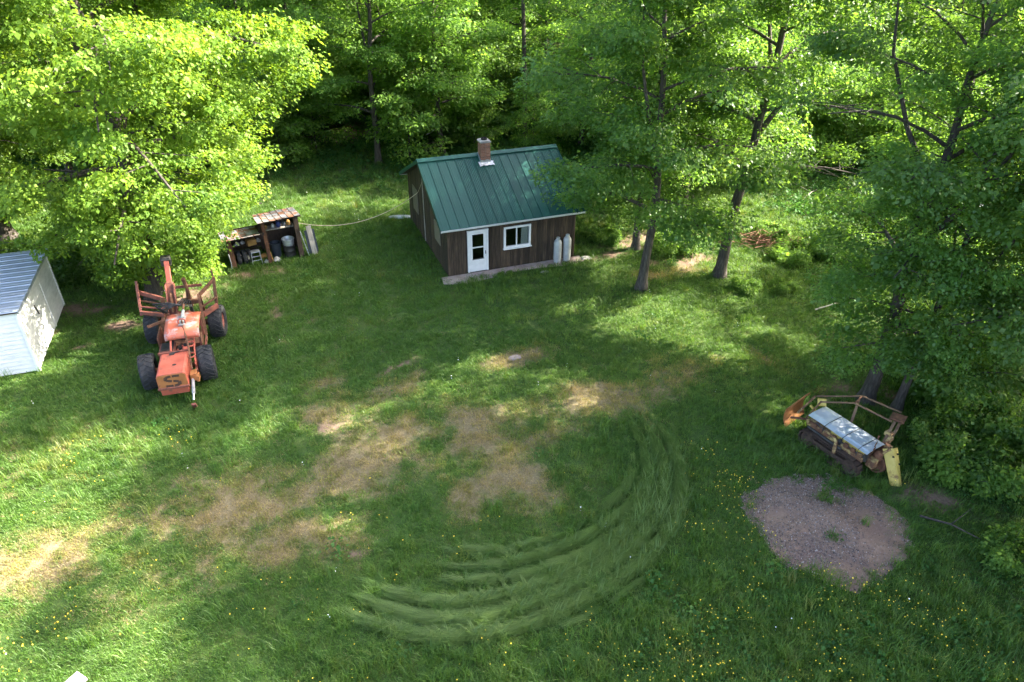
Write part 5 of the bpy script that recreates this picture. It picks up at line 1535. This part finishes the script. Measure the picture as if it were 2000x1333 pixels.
gate([((0.98, 1.75, 0.80), (0.88, 2.85, 2.00), 0.10, 0.09), ((1.42, 2.85, 1.36), (1.48, 3.25, 2.42), 0.11, 0.08), ((0.90, 2.85, 1.94), (1.46, 3.25, 2.32), 0.08, 0.12), ((0.96, 2.35, 1.36), (1.46, 2.80, 1.44), 0.08, 0.20),
      ((0.94, 2.55, 1.58), (1.46, 2.95, 1.72), 0.06, 0.07), ((1.48, 3.25, 2.40), (1.46, 3.32, 2.72), 0.05, 0.05), ((0.98, 1.75, 0.8), (0.98, 1.05, 0.72), 0.08, 0.08), ((0.9, 2.9, 1.9), (0.86, 3.4, 0.9), 0.09, 0.09)])
gate([((-0.44, 3.0, 0.95), (-0.46, 3.2, 1.86), 0.16, 0.08), ((-1.30, 3.05, 1.28), (-1.28, 3.65, 2.45), 0.09, 0.08), ((-0.46, 3.2, 1.80), (-1.27, 3.55, 2.02), 0.08, 0.16), ((-0.44, 2.75, 1.34), (-1.30, 3.05, 1.42), 0.08, 0.14),
      ((-0.45, 2.95, 1.50), (-1.30, 3.22, 1.58), 0.05, 0.06), ((-0.45, 3.08, 1.64), (-1.28, 3.38, 1.76), 0.05, 0.05), ((-0.95, 1.95, 1.36), (-0.10, 2.15, 1.50), 0.09, 0.09), ((-0.58, 2.0, 0.9), (-0.50, 2.9, 1.35), 0.12, 0.05)])
gate([((-0.46, 3.45, 1.42), (0.88, 3.30, 1.48), 0.14, 0.16), ((-0.3, 3.75, 1.95), (0.95, 3.60, 2.00), 0.08, 0.09)])
MB().beam((-0.06, 2.25, 1.25), (0.00, 2.85, 2.62), 0.26, 0.22, up=(0, 1, 0)).build('boom_base', M['rust_red'], TR, bevel=0.02)
for sg in (-1, 1): MB().beam((-0.04 + sg * 0.14, 2.18, 1.35), (0.01 + sg * 0.14, 2.78, 2.58), 0.035, 0.26, up=(0, 1, 0)).build('boom_cheek', M['rust_red'], TR)
MB().beam((0.00, 2.83, 2.55), (0.05, 3.12, 3.40), 0.17, 0.16, up=(0, 1, 0)).build('boom_arm', M['orange'], TR, bevel=0.015)
MB().box((0.02, 3.20, 3.34), (0.34, 0.3, 0.34)).tube([(-.12, 3.12, 3.42), (.2, 3.12, 3.42)], 0.09, 10).build('boom_head', M['dark_metal'], TR, bevel=0.02)
MB().tube([(-0.02, 2.20, 1.70), (0.0, 2.60, 2.30)], 0.06, 10).build('boom_ram', M['rust'], TR)
for i in range(5):
    a_ = i * 0.09
    pts_ = [(-0.18 - a_ * .5, 2.3, 1.65), (-0.22 - a_, 2.05, 1.85 + a_), (-0.05, 1.95, 2.02 + a_ * .6), (0.20 + a_, 2.05, 2.06 - a_ * .3), (0.38 + a_ * .7, 2.3, 2.14 - a_ * .2), (0.44 + a_ * .5, 2.5, 1.85)]
    MB().tube(pts_, 0.024, 6).build('hose', M['hose'], TR, smooth=True)
MB().tube([(0.36, 3.7, 1.4), (0.40, 3.62, 1.9), (0.36, 3.6, 2.35)], [0.10, 0.06, 0.09], 8).box((0.40, 3.62, 1.3), (0.16, 0.22, 0.3)).build('grapple', M['rust'], TR)
MB().box((0.62, 2.35, 1.55), (0.10, 0.14, 0.7), Matrix.Rotation(R(20), 3, 'X')).build('valve_stack', M['dark_metal'], TR)

# ------------------------------------------------------------------ the yellow crawler
CA = R(-58)
M['track'] = worn('track_steel', [(0.3, (0.020, 0.013, 0.010)), (0.7, (0.075, 0.042, 0.026))], 8, (1, 1, 1), 0.85, 0, 0.4, 40, 0.1)
M['rail'] = worn('rusty_rail', [(0.3, (0.085, 0.045, 0.025)), (0.7, (0.19, 0.115, 0.06))], 4, (1, 1, 1), 0.85, 0, 0.3, 30, 0.2, spots=(0.36, 0.29, 0.14), spot_scale=5, spot_at=(0.60, 0.68))
CO = Vector((10.30, 17.15, 0.0))
CR_ = thing('crawler_dozer', 'derelict rusty yellow crawler dozer beside the gravel patch', 'bulldozer', CO, CA)


def cl_(x_, y_, z):
    """world -> the crawler's own frame"""
    d = Vector((x_ - CO.x, y_ - CO.y, z))
    return Matrix.Rotation(-CA, 3, 'Z') @ d


def track(yc):
    hub = MB().box((0, yc, 0.33), (1.55, 0.12, 0.16)).build('track', M['track'], CR_)
    mb = MB()
    r_, Ln = 0.27, 1.55
    per = 2 * Ln + 2 * math.pi * r_; n_ = 34
    for k in range(n_):
        s_ = per * k / n_
        if s_ < Ln: p, a_ = (-Ln / 2 + s_, -r_), 0
        elif s_ < Ln + math.pi * r_: t_ = (s_ - Ln) / r_; p, a_ = (Ln / 2 + r_ * math.sin(t_), -r_ * math.cos(t_)), t_
        elif s_ < 2 * Ln + math.pi * r_: p, a_ = (Ln / 2 - (s_ - Ln - math.pi * r_), r_ - 0.03 * math.sin((s_ - Ln - math.pi * r_) / Ln * math.pi)), math.pi
        else: t_ = (s_ - 2 * Ln - math.pi * r_) / r_; p, a_ = (-Ln / 2 - r_ * math.sin(t_), r_ * math.cos(t_)), math.pi + t_
        m3 = Matrix.Rotation(-a_, 3, 'Y')
        mb.box((p[0], yc, p[1] + 0.33), (0.125, 0.26, 0.03), m3)
        mb.box(Vector((p[0], yc, p[1] + 0.33)) + m3 @ Vector((0.04, 0, -0.03)), (0.02, 0.26, 0.05), m3)
    mb.build('track_shoes', M['track'], hub)
    for x_, rr_ in ((-0.76, 0.24), (0.76, 0.24), (-0.38, 0.12), (0.0, 0.12), (0.38, 0.12)):
        MB().lathe([(0.0, -0.09), (rr_ * 0.4, -0.09), (rr_ * 0.5, -0.05), (rr_ * 0.8, -0.05), (rr_, -0.08), (rr_, 0.08), (rr_ * 0.8, 0.05), (rr_ * 0.5, 0.05), (rr_ * 0.4, 0.09), (0, 0.09)], 14,
                   Matrix.Translation((x_, yc, 0.33 if rr_ > .2 else 0.24)) @ Matrix.Rotation(math.pi / 2, 4, 'X')).build('roller', M['track'], hub)


track(-0.50); track(0.50)
MB().box((-0.05, 0, 0.68), (1.9, 0.66, 0.46)).build('hull', M['yellow_rust'], CR_, bevel=0.03)
for sg in (-1, 1):
    MB().beam((-1.0, sg * 0.42, 0.80), (1.02, sg * 0.42, 0.72), 0.10, 0.16).build('side_beam', M['yellow_rust'] if sg < 0 else M['rust'], CR_, bevel=0.015)
    MB().box((0.1, sg * 0.50, 0.645), (1.5, 0.26, 0.03)).build('track_guard', M['track'], CR_)
MB().beam((-0.2, -0.36, 0.93), (1.0, -0.36, 0.88), 0.06, 0.12).build('deck_rail', M['yellow'], CR_, bevel=0.01)
MB().tube([(-0.35, -0.46, 0.92), (0.05, -0.56, 0.94), (0.16, -0.60, 0.90), (0.20, -0.62, 0.50)], [0.035, 0.04, 0.05, 0.06], 8).build('bent_pipe', M['yellow_rust'], CR_)
MB().box((0.98, -0.28, 0.80), (0.16, 0.14, 0.24)).prism([(0.9, 0.7), (1.1, 0.7), (1.0, 0.95)], -0.44, -0.38).build('end_bracket', M['dark_metal'], CR_, bevel=0.01)
# idler wheel and its yoke near the tail
iw = cl_(11.10, 16.30, 0.38)
o = MB().lathe([(0.0, -0.05), (0.09, -0.06), (0.10, -0.03), (0.20, -0.03), (0.22, -0.08), (0.27, -0.08), (0.27, 0.08), (0.22, 0.08), (0.20, 0.03), (0.10, 0.03), (0.09, 0.06), (0, 0.05)], 20, Matrix.Rotation(R(75), 4, 'X')).build('idler_wheel', M['rust'], CR_)
o.location = iw
MB().lathe([(0.0, -0.068), (0.10, -0.068), (0.10, -0.06)], 14, Matrix.Rotation(R(75), 4, 'X')).build('hub_cap', M['yellow'], o)
MB().beam(cl_(10.85, 16.35, 0.5), cl_(11.35, 16.35, 0.95), 0.18, 0.12).build('yoke', M['yellow_rust'], CR_, bevel=0.02)
MB().tube([cl_(11.30, 16.6, 0.85), cl_(11.55, 16.75, 1.05)], 0.09, 10).box(cl_(11.50, 16.85, 1.10), (0.22, 0.18, 0.14)).box(cl_(11.35, 16.45, 0.92), (0.2, 0.14, 0.12)).build('gear_case', M['yellow_rust'], CR_, bevel=0.01)
MB().tube([cl_(11.15, 16.55, 0.7), cl_(11.3, 16.5, 1.0)], 0.035, 6).tube([cl_(11.05, 16.6, 0.75), cl_(11.15, 16.75, 1.1)], 0.025, 6).build('lever', M['rust'], CR_)
# the mouldboard end: a curved yellow plate slanting to the ground
top_a, top_b = Vector((11.14, 16.36, 0.92)), Vector((11.62, 16.42, 0.92))
bot_a, bot_b = Vector((11.36, 15.76, 0.0)), Vector((11.70, 15.72, 0.0))
mb = MB(); vs = []
nrm = ((top_b - top_a).cross(bot_a - top_a)).normalized()
if nrm.z < 0: nrm = -nrm
for j in range(9):
    v_ = j / 8
    for i in range(9):
        u_ = i / 8
        p = top_a.lerp(top_b, u_).lerp(bot_a.lerp(bot_b, u_), v_)
        bulge = 0.10 * (1 - (2 * u_ - 1) ** 2) + (0.02 if 0.40 < u_ < 0.75 else 0)
        w_ = p + nrm * bulge
        vs.append(cl_(w_.x, w_.y, w_.z))
mb.add(vs, [(j * 9 + i, (j + 1) * 9 + i, (j + 1) * 9 + i + 1, j * 9 + i + 1) for j in range(8) for i in range(8)])
pl = mb.build('yellow_guard_plate', M['yellow'], CR_)
pl['label'] = 'curved yellow plate slanting down to the soil'
s_ = pl.modifiers.new('t', 'SOLIDIFY'); s_.thickness = 0.03
for u_, v_ in ((0.45, 0.22), (0.85, 0.16), (0.90, 0.42)):
    p = top_a.lerp(top_b, u_).lerp(bot_a.lerp(bot_b, u_), v_) + nrm * (0.10 * (1 - (2 * u_ - 1) ** 2) + 0.045)
    q_ = nrm.to_track_quat('Z', 'Y').to_matrix().to_4x4()
    MB().lathe([(0.0, 0.0), (0.026, 0.0), (0.026, -0.04)], 10, Matrix.Translation(cl_(*p)) @ Matrix.Rotation(-CA, 4, 'Z') @ q_).build('bolt_hole_shade', M['soot_and_hole_shade'], pl)  # dark discs on the plate, painted shade of bolt holes
# blade at the far end and its arms
b0, b1 = Vector((9.02, 18.55, 0.0)), Vector((9.75, 19.0, 0.0))
mb = MB(); vs = []
out = Vector((-0.5, 0.85, 0)).normalized()
for i in range(2):
    for z, o_ in ((0.0, 0.10), (0.2, -0.02), (0.45, -0.06), (0.7, -0.02), (0.86, 0.10)):
        p = (b0, b1)[i] - out * o_ + Vector((0, 0, z + 0.25 * i))
        vs.append(cl_(p.x, p.y, p.z))
mb.add(vs, [(j, j + 1, j + 6, j + 5) for j in range(4)])
bl = mb.build('dozer_blade', M['rust_orange'], CR_); bl.modifiers.new('t', 'SOLIDIFY').thickness = 0.03
for a, c, mt in (((9.35, 18.45, 0.62), (9.70, 18.30, 1.42), 'yellow_rust'), ((9.55, 18.2, 0.6), (9.80, 18.05, 1.40), 'yellow_rust'), ((9.20, 18.5, 0.4), (9.8, 17.9, 0.75), 'rust'), ((9.62, 18.3, 1.05), (9.85, 18.1, 0.85), 'yellow')):
    MB().beam(cl_(*a), cl_(*c), 0.07, 0.05).build('blade_arm', M[mt], CR_)
MB().tube([cl_(9.85, 18.35, 1.15), cl_(10.08, 18.25, 1.2)], 0.13, 10).build('radiator_cap', M['yellow'], CR_)
for pts_ in ([(9.75, 18.30, 1.42), (11.15, 18.20, 1.50), (12.05, 17.45, 1.44)], [(9.80, 18.05, 1.38), (10.80, 17.95, 1.42), (11.60, 17.08, 1.38)]):
    MB().tube([cl_(*p) for p in pts_], 0.03, 6).build('rail', M['rail'], CR_)
MB().tube([cl_(11.12, 18.2, 1.5), cl_(10.82, 17.95, 1.42)], 0.03, 6).build('rail_tie', M['rust'], CR_)
MB().box(cl_(11.85, 17.22, 1.42), (0.42, 0.40, 0.06), Matrix.Rotation(R(20), 3, 'Z')).build('rail_plate', M['rust'], CR_, bevel=0.01)
for a, c in (((11.70, 17.08, 1.38), (11.12, 16.48, 0.72)), ((11.92, 17.14, 1.38), (11.42, 16.6, 0.9)), ((11.0, 18.1, 1.45), (10.75, 17.7, 0.85))):
    MB().beam(cl_(*a), cl_(*c), 0.08, 0.06).build('rail_post', M['rail'], CR_)


# jumble of worn fittings along the near side and at the tail
rgc = random.Random(12)
for i in range(9):
    x_ = -0.95 + i * 0.23
    hh = rgc.uniform(0.08, 0.2)
    MB().box((x_, -0.44 - rgc.uniform(0, 0.05), 0.86 + rgc.uniform(-.05, .04)), (rgc.uniform(.08, .18), 0.08, hh), Matrix.Rotation(rgc.uniform(-.3, .3), 3, 'Y')).build('bracket', M[rgc.choice(('rust', 'yellow_rust', 'dark_metal'))], CR_, bevel=0.008)
MB().tube([(-0.9, -0.52, 0.72), (0.35, -0.54, 0.70)], 0.04, 8).build('hydraulic_ram', M['dark_metal'], CR_)
MB().tube([(-0.7, -0.45, 0.98), (-0.1, -0.50, 0.86), (0.5, -0.47, 0.90), (0.9, -0.4, 0.80)], 0.014, 5).build('hose', M['hose'], CR_)
for i in range(4):
    MB().tube([(0.92 + 0.05 * i, 0.1 - 0.12 * i, 0.85), (0.98 + 0.06 * i, 0.12 - 0.13 * i, 1.18 + 0.05 * (i % 2))], 0.014, 5).build('lever', M['rust'], CR_)
MB().lathe([(0.0, 0), (0.14, 0), (0.15, 0.08), (0.13, 0.2), (0.06, 0.26), (0, 0.26)], 12, Matrix.Translation((1.12, 0.12, 0.62))).build('pump', M['rust'], CR_)
MB().box((1.16, -0.16, 0.62), (0.26, 0.22, 0.3)).build('gearbox', M['yellow_rust'], CR_, bevel=0.03)

# sheets of metal tied over the engine
def sheet(x0, x1, y0, y1, z, ribs, lab, tilt):
    mt_ = M['sheet2'] if ribs else M['sheet']
    prof = []
    n_ = 18
    for i in range(n_ + 1):
        y_ = y0 + (y1 - y0) * i / n_
        prof.append((y_, (0.012 if (ribs and i % 6 == 3) else 0) - 0.10 * max(0, abs((i - n_ / 2) / (n_ / 2)) - 0.55)))
    mb_ = MB()
    k_ = n_ + 1
    mb_.add([(x0, y_, z + h_) for y_, h_ in prof] + [((x0 + x1) / 2, y_, z + h_ + 0.012) for y_, h_ in prof] + [(x1, y_, z + h_) for y_, h_ in prof],
            [(j * k_ + i + 1, j * k_ + i, (j + 1) * k_ + i, (j + 1) * k_ + i + 1) for j in range(2) for i in range(n_)])
    o_ = mb_.build('metal_sheet', mt_, None)
    o_.modifiers.new('t', 'SOLIDIFY').thickness = 0.004
    o_.location = CO; o_.rotation_euler = (0, tilt, CA)
    tag(o_, lab, 'sheet', 'metal sheets tied on the crawler')
    return o_


s1 = sheet(-1.06, 0.12, -0.42, 0.44, 1.055, False, 'plain silver metal sheet covering the blade end of the crawler', R(1.0))
s2 = sheet(-0.10, 1.06, -0.46, 0.42, 1.075, True, 'ribbed bluish metal sheet covering the tail end of the crawler', R(1.6))
for x_, s_ in ((-0.42, s1), (0.22, s2), (0.78, s2)):
    pts_ = [(x_, -0.50, 0.80), (x_, -0.47, 1.045), (x_, -0.25, 1.095), (x_ + 0.01, 0.25, 1.10), (x_, 0.46, 1.05), (x_, 0.50, 0.80)]
    MB().tube(pts_, 0.010, 5).build('tie_strap', M['hose'], s_)

# ------------------------------------------------------------------ car beyond the trees
car = thing('parked_car', 'white car parked beyond the trees at the right edge', 'car', (26.9, 36.0, hz(26.9, 36.0)), R(12))
sec = [(-2.2, 0.45), (-2.15, 0.85), (-1.2, 0.98), (1.75, 1.0), (2.15, 0.9), (2.2, 0.45), (1.7, 0.32), (-1.7, 0.32)]
MB().prism(sec, -0.86, 0.86).build('body', M['car_white'], car, bevel=0.06)
top_ = [(-0.95, 0.98), (-0.35, 1.45), (1.15, 1.47), (1.75, 0.99)]
MB().prism([(x_ , z) for x_, z in top_], -0.76, 0.76).build('cabin_top', M['car_white'], car, bevel=0.06)
MB().prism([(-0.78, 1.03), (-0.30, 1.39), (0.32, 1.40), (0.32, 1.03)], -0.768, 0.768).build('side_window', M['hose'], car)
MB().prism([(0.40, 1.03), (0.40, 1.40), (1.08, 1.41), (1.52, 1.03)], -0.768, 0.768).build('side_window', M['hose'], car)
MB().add([(-0.935, -0.66, 1.02), (-0.935, 0.66, 1.02), (-0.40, 0.60, 1.43), (-0.40, -0.60, 1.43)], [(0, 3, 2, 1)]).build('windscreen', M['hose'], car).location = (-0.03, 0, 0.02)
for x_ in (-1.35, 1.35):
    for y_ in (-0.80, 0.80):
        o = MB().lathe([(0, -0.1), (0.2, -0.1), (0.31, -0.09), (0.33, -0.05), (0.33, 0.05), (0.31, 0.09), (0.2, 0.1), (0, 0.1)], 18, Matrix.Rotation(math.pi / 2, 4, 'X')).build('wheel', M['rubber'], car)
        o.location = (x_, y_, 0.33)
for y_ in (-0.6, 0.6): MB().box((-2.19, y_, 0.70), (0.06, 0.34, 0.16)).build('headlight', M['galv'], car, bevel=0.02)

# ------------------------------------------------------------------ small things
p = P(168, 1334, 0.42)
bn = thing('plank_bench', 'white-topped wooden bench end at the bottom left of the photo', 'bench', (p.x, p.y, 0), R(-28))
MB().box((0, -0.62, 0.42), (0.30, 1.30, 0.05)).build('seat', M['white'], bn, bevel=0.01)
MB().box((0.168, -0.62, 0.405), (0.025, 1.30, 0.06)).build('edge_board', M['grey_wood'], bn)
for y_ in (-0.08, -1.15):
    for x_ in (-0.11, 0.11): MB().beam((x_, y_, -0.05), (x_, y_, 0.395), 0.06, 0.06).build('leg', M['red_wood'], bn)


def stone(name, px, py, sx, sy, sz, mat, lab, cat='stone', seed=0):
    rg_ = random.Random(seed)
    p_ = P(px, py)
    mb_ = MB(); n_ = 11
    mb_.lathe([(1.0, -0.3), (1.02, 0.35), (0.86, 0.75), (0.4, 1.0), (0.0, 1.02)], n_)
    jit = [rg_.uniform(0.8, 1.2) for _ in range(n_)]
    mb_.v = [(x_ * sx * jit[i % n_], y_ * sy * jit[i % n_], z * sz) for i, (x_, y_, z) in enumerate(mb_.v)]
    o_ = mb_.build(name, mat, None, bevel=0.0)
    o_.location = (p_.x, p_.y, hz(p_.x, p_.y)); o_.rotation_euler = (0, 0, rg_.random() * 0.6)
    return tag(o_, lab, cat)


stone('flat_stone', 1006, 702, 0.26, 0.16, 0.09, M['concrete'], 'single flat pinkish stone in the middle of the lawn', seed=1)
stone('flat_stone', 778, 427, 0.62, 0.22, 0.12, M['shed_roof'], 'flat grey slab in the grass left of the cabin', 'slab', 2)
stone('flat_stone', 1141, 505, 0.28, 0.18, 0.10, M['cap'], 'small pale stone in the grass right of the gas tanks', seed=3)
stone('flat_stone', 1062, 533, 0.20, 0.10, 0.06, M['cap'], 'small pale stone at the front edge of the concrete apron', seed=4)


def log(name, pts, rads, lab, mat='dead', cat='log', stubs=()):
    mb_ = MB().tube(pts, rads, 8)
    for a_, c_, r_ in stubs: mb_.tube([a_, c_], [r_, r_ * 0.4], 5)
    return tag(mb_.build(name, M[mat], None, smooth=True), lab, cat)


a = P(616, 233); c = P(640, 215)
log('dead_log', [(a.x, a.y, 0.0), (a.x + 0.7, a.y + 0.9, 1.5), (a.x + 1.3, a.y + 2.0, 3.1)], [0.16, 0.14, 0.10], 'bleached dead trunk leaning at the edge of the wood')
a = P(690, 240)
log('dead_log', [(a.x + 0.7, a.y - .3, 0.15), (a.x - 0.6, a.y + 0.8, 0.5), (a.x - 2.0, a.y + 2.4, 1.9)], [0.16, 0.14, 0.07], 'dark fallen trunk lying right of the bleached one', 'bark', stubs=(((a.x - .6, a.y + .8, .5), (a.x - .4, a.y + .9, 1.3), .05),))
a = P(1020, 283)
log('bare_trunk', [(a.x, a.y, -0.1), (a.x - 0.1, a.y, 4), (a.x - 0.3, a.y, 9), (a.x - 0.5, a.y + .1, 16)], [0.17, 0.15, 0.11, 0.05], 'tall thin dark trunk standing straight up behind the cabin chimney', 'bark', 'tree',
    stubs=(((a.x - .2, a.y, 7), (a.x + .9, a.y - .3, 8.0), .04), ((a.x - .3, a.y, 9.5), (a.x - 1.5, a.y, 10.4), .04)))
a = P(850, 300)
log('dead_branch', [(a.x + 0.1, a.y - 0.3, 1.9), (a.x - 0.3, a.y - 0.4, 1.5), (a.x - 0.7, a.y - 0.45, 1.3)], [0.06, 0.05, 0.03], 'pale broken branch hanging left of the trunk behind the cabin', cat='branch')
for px_, py_, an, ln_, lab in ((1590, 600, 0.25, 1.8, 'thin pale branch lying on the track right of the maples'), (1560, 385, 0.8, 2.4, 'thin bare branch arching over the bright grass on the right'), (1800, 1000, -0.7, 1.5, 'dark stick lying on the bare soil below the crawler')):
    a = P(px_, py_)
    z0 = hz(a.x, a.y) + 0.08
    log('fallen_branch', [(a.x, a.y, z0), (a.x + math.cos(an) * ln_ * .5, a.y + math.sin(an) * ln_ * .5, z0 + 0.18), (a.x + math.cos(an) * ln_, a.y + math.sin(an) * ln_, z0 + 0.12)], [0.035, 0.028, 0.01], lab, 'dead' if an > 0 else 'bark', 'branch',
        stubs=(((a.x + math.cos(an) * ln_ * .5, a.y + math.sin(an) * ln_ * .5, z0 + .18), (a.x + math.cos(an + .7) * ln_ * .9, a.y + math.sin(an + .7) * ln_ * .9, z0 + .3), .018),))
# brush pile
rgb = random.Random(31)
mb = MB()
bc = P(1478, 470)
for i in range(80):
    c_ = Vector((bc.x + rgb.gauss(0, 1.0), bc.y + rgb.gauss(0, 0.5), rgb.uniform(0.05, 0.4)))
    d = Vector((rgb.gauss(0, 1), rgb.gauss(0, 0.7), rgb.gauss(0, 0.35))).normalized() * rgb.uniform(0.4, 1.0)
    mb.tube([c_ - d, c_ + Vector((0, 0, 0.05)), c_ + d], [0.02, 0.016, 0.006], 4, cap=False)
tag(mb.build('brush_pile', M['brush'], None), 'pile of dead reddish brush behind the leaning maple', 'brush pile')

# shrubs, one by one
SHR = [(1500, 455, 'shrub2', 0.7, 'leafy shrub left of the bright grass, beside the brush pile'), (1545, 500, 'shrub2', 0.8, 'spreading green shrub right of the brush pile'), (1455, 560, 'shrub2', 0.5, 'low shrub at the foot of the leaning maple'),
       (1525, 560, 'shrub2', 0.5, 'low spreading shrub on the slope right of the leaning maple'), (1310, 490, 'shrub2', 0.9, 'small shrub between the two yard maples'), (1610, 490, 'shrub1', 0.7, 'tall green shrub at the end of the grassy track'),
       (1840, 870, 'shrub1', 0.75, 'dense shrub right of the yellow crawler plate'), (1900, 830, 'shrub1', 0.9, 'large dense shrub in the corner right of the crawler'), (1950, 930, 'shrub1', 0.7, 'leafy shrub at the right edge level with the gravel'),
       (1995, 870, 'shrub1', 0.9, 'big leafy shrub at the right edge below the maples'), (1975, 1080, 'shrub2', 0.7, 'low leafy shrub at the right edge below the gravel'), (1880, 920, 'shrub2', 1.0, 'low shrub on the bare soil beside the crawler'),
       (1850, 760, 'shrub1', 1.2, 'leafy shrub directly behind the crawler rails'), (1980, 740, 'shrub1', 1.5, 'tall leafy shrub under the right-hand maples'), (560, 225, 'shrub1', 1.5, 'dark rounded bush at the edge of the wood behind the lean-to'),
       (600, 245, 'shrub1', 1.3, 'dark bush beside the bleached dead trunk'), (960, 255, 'shrub1', 1.5, 'tall bush behind the cabin chimney'), (880, 285, 'shrub1', 1.0, 'bush at the foot of the scarred trunk behind the cabin'),
       (1200, 300, 'shrub1', 1.4, 'bush behind the right end of the cabin'), (140, 560, 'shrub1', 0.9, 'bush in the sun right behind the white shed'), (820, 240, 'shrub1', 1.4, 'bush in the wood left of the cabin'), (1080, 240, 'shrub1', 1.6, 'tall bush in the wood behind the thin bare trunk'),
       (1180, 470, 'shrub2', 0.7, 'small shrub on the litter right of the gas tanks'), (985, 545, 'shrub2', 0.28, 'tuft of weeds at the edge of the concrete apron')]
for i, (px_, py_, v_, sc_, lab) in enumerate(SHR):
    plant_px('shrub', lab, v_, px_, py_, i * 1.7, sc_, 'shrubs round the yard', 'shrub')

# far wood that reads as one mass
far_p = []
for k_ in ('wood1', 'wood2', 'wood3'):
    far_p += [V[k_][1]]   # crowns only: the trunks are hidden at that distance
rg = np.random.default_rng(901)
n = 230
y = 76 + 80 * rg.random(n); x = rg.uniform(-1, 1, n) * (y * 0.78 + 4)
scatter('far_wood', far_p, np.stack([x, y, hgt(x, y) + rg.uniform(-2.5, 0, n)], 1), np.stack([np.zeros(n), np.zeros(n), rg.random(n) * 6.28], 1), rg.uniform(0.9, 1.25, n), rg.integers(0, 3, n), np.full(n, 0.5), 'green mass of the wood far behind the cabin')
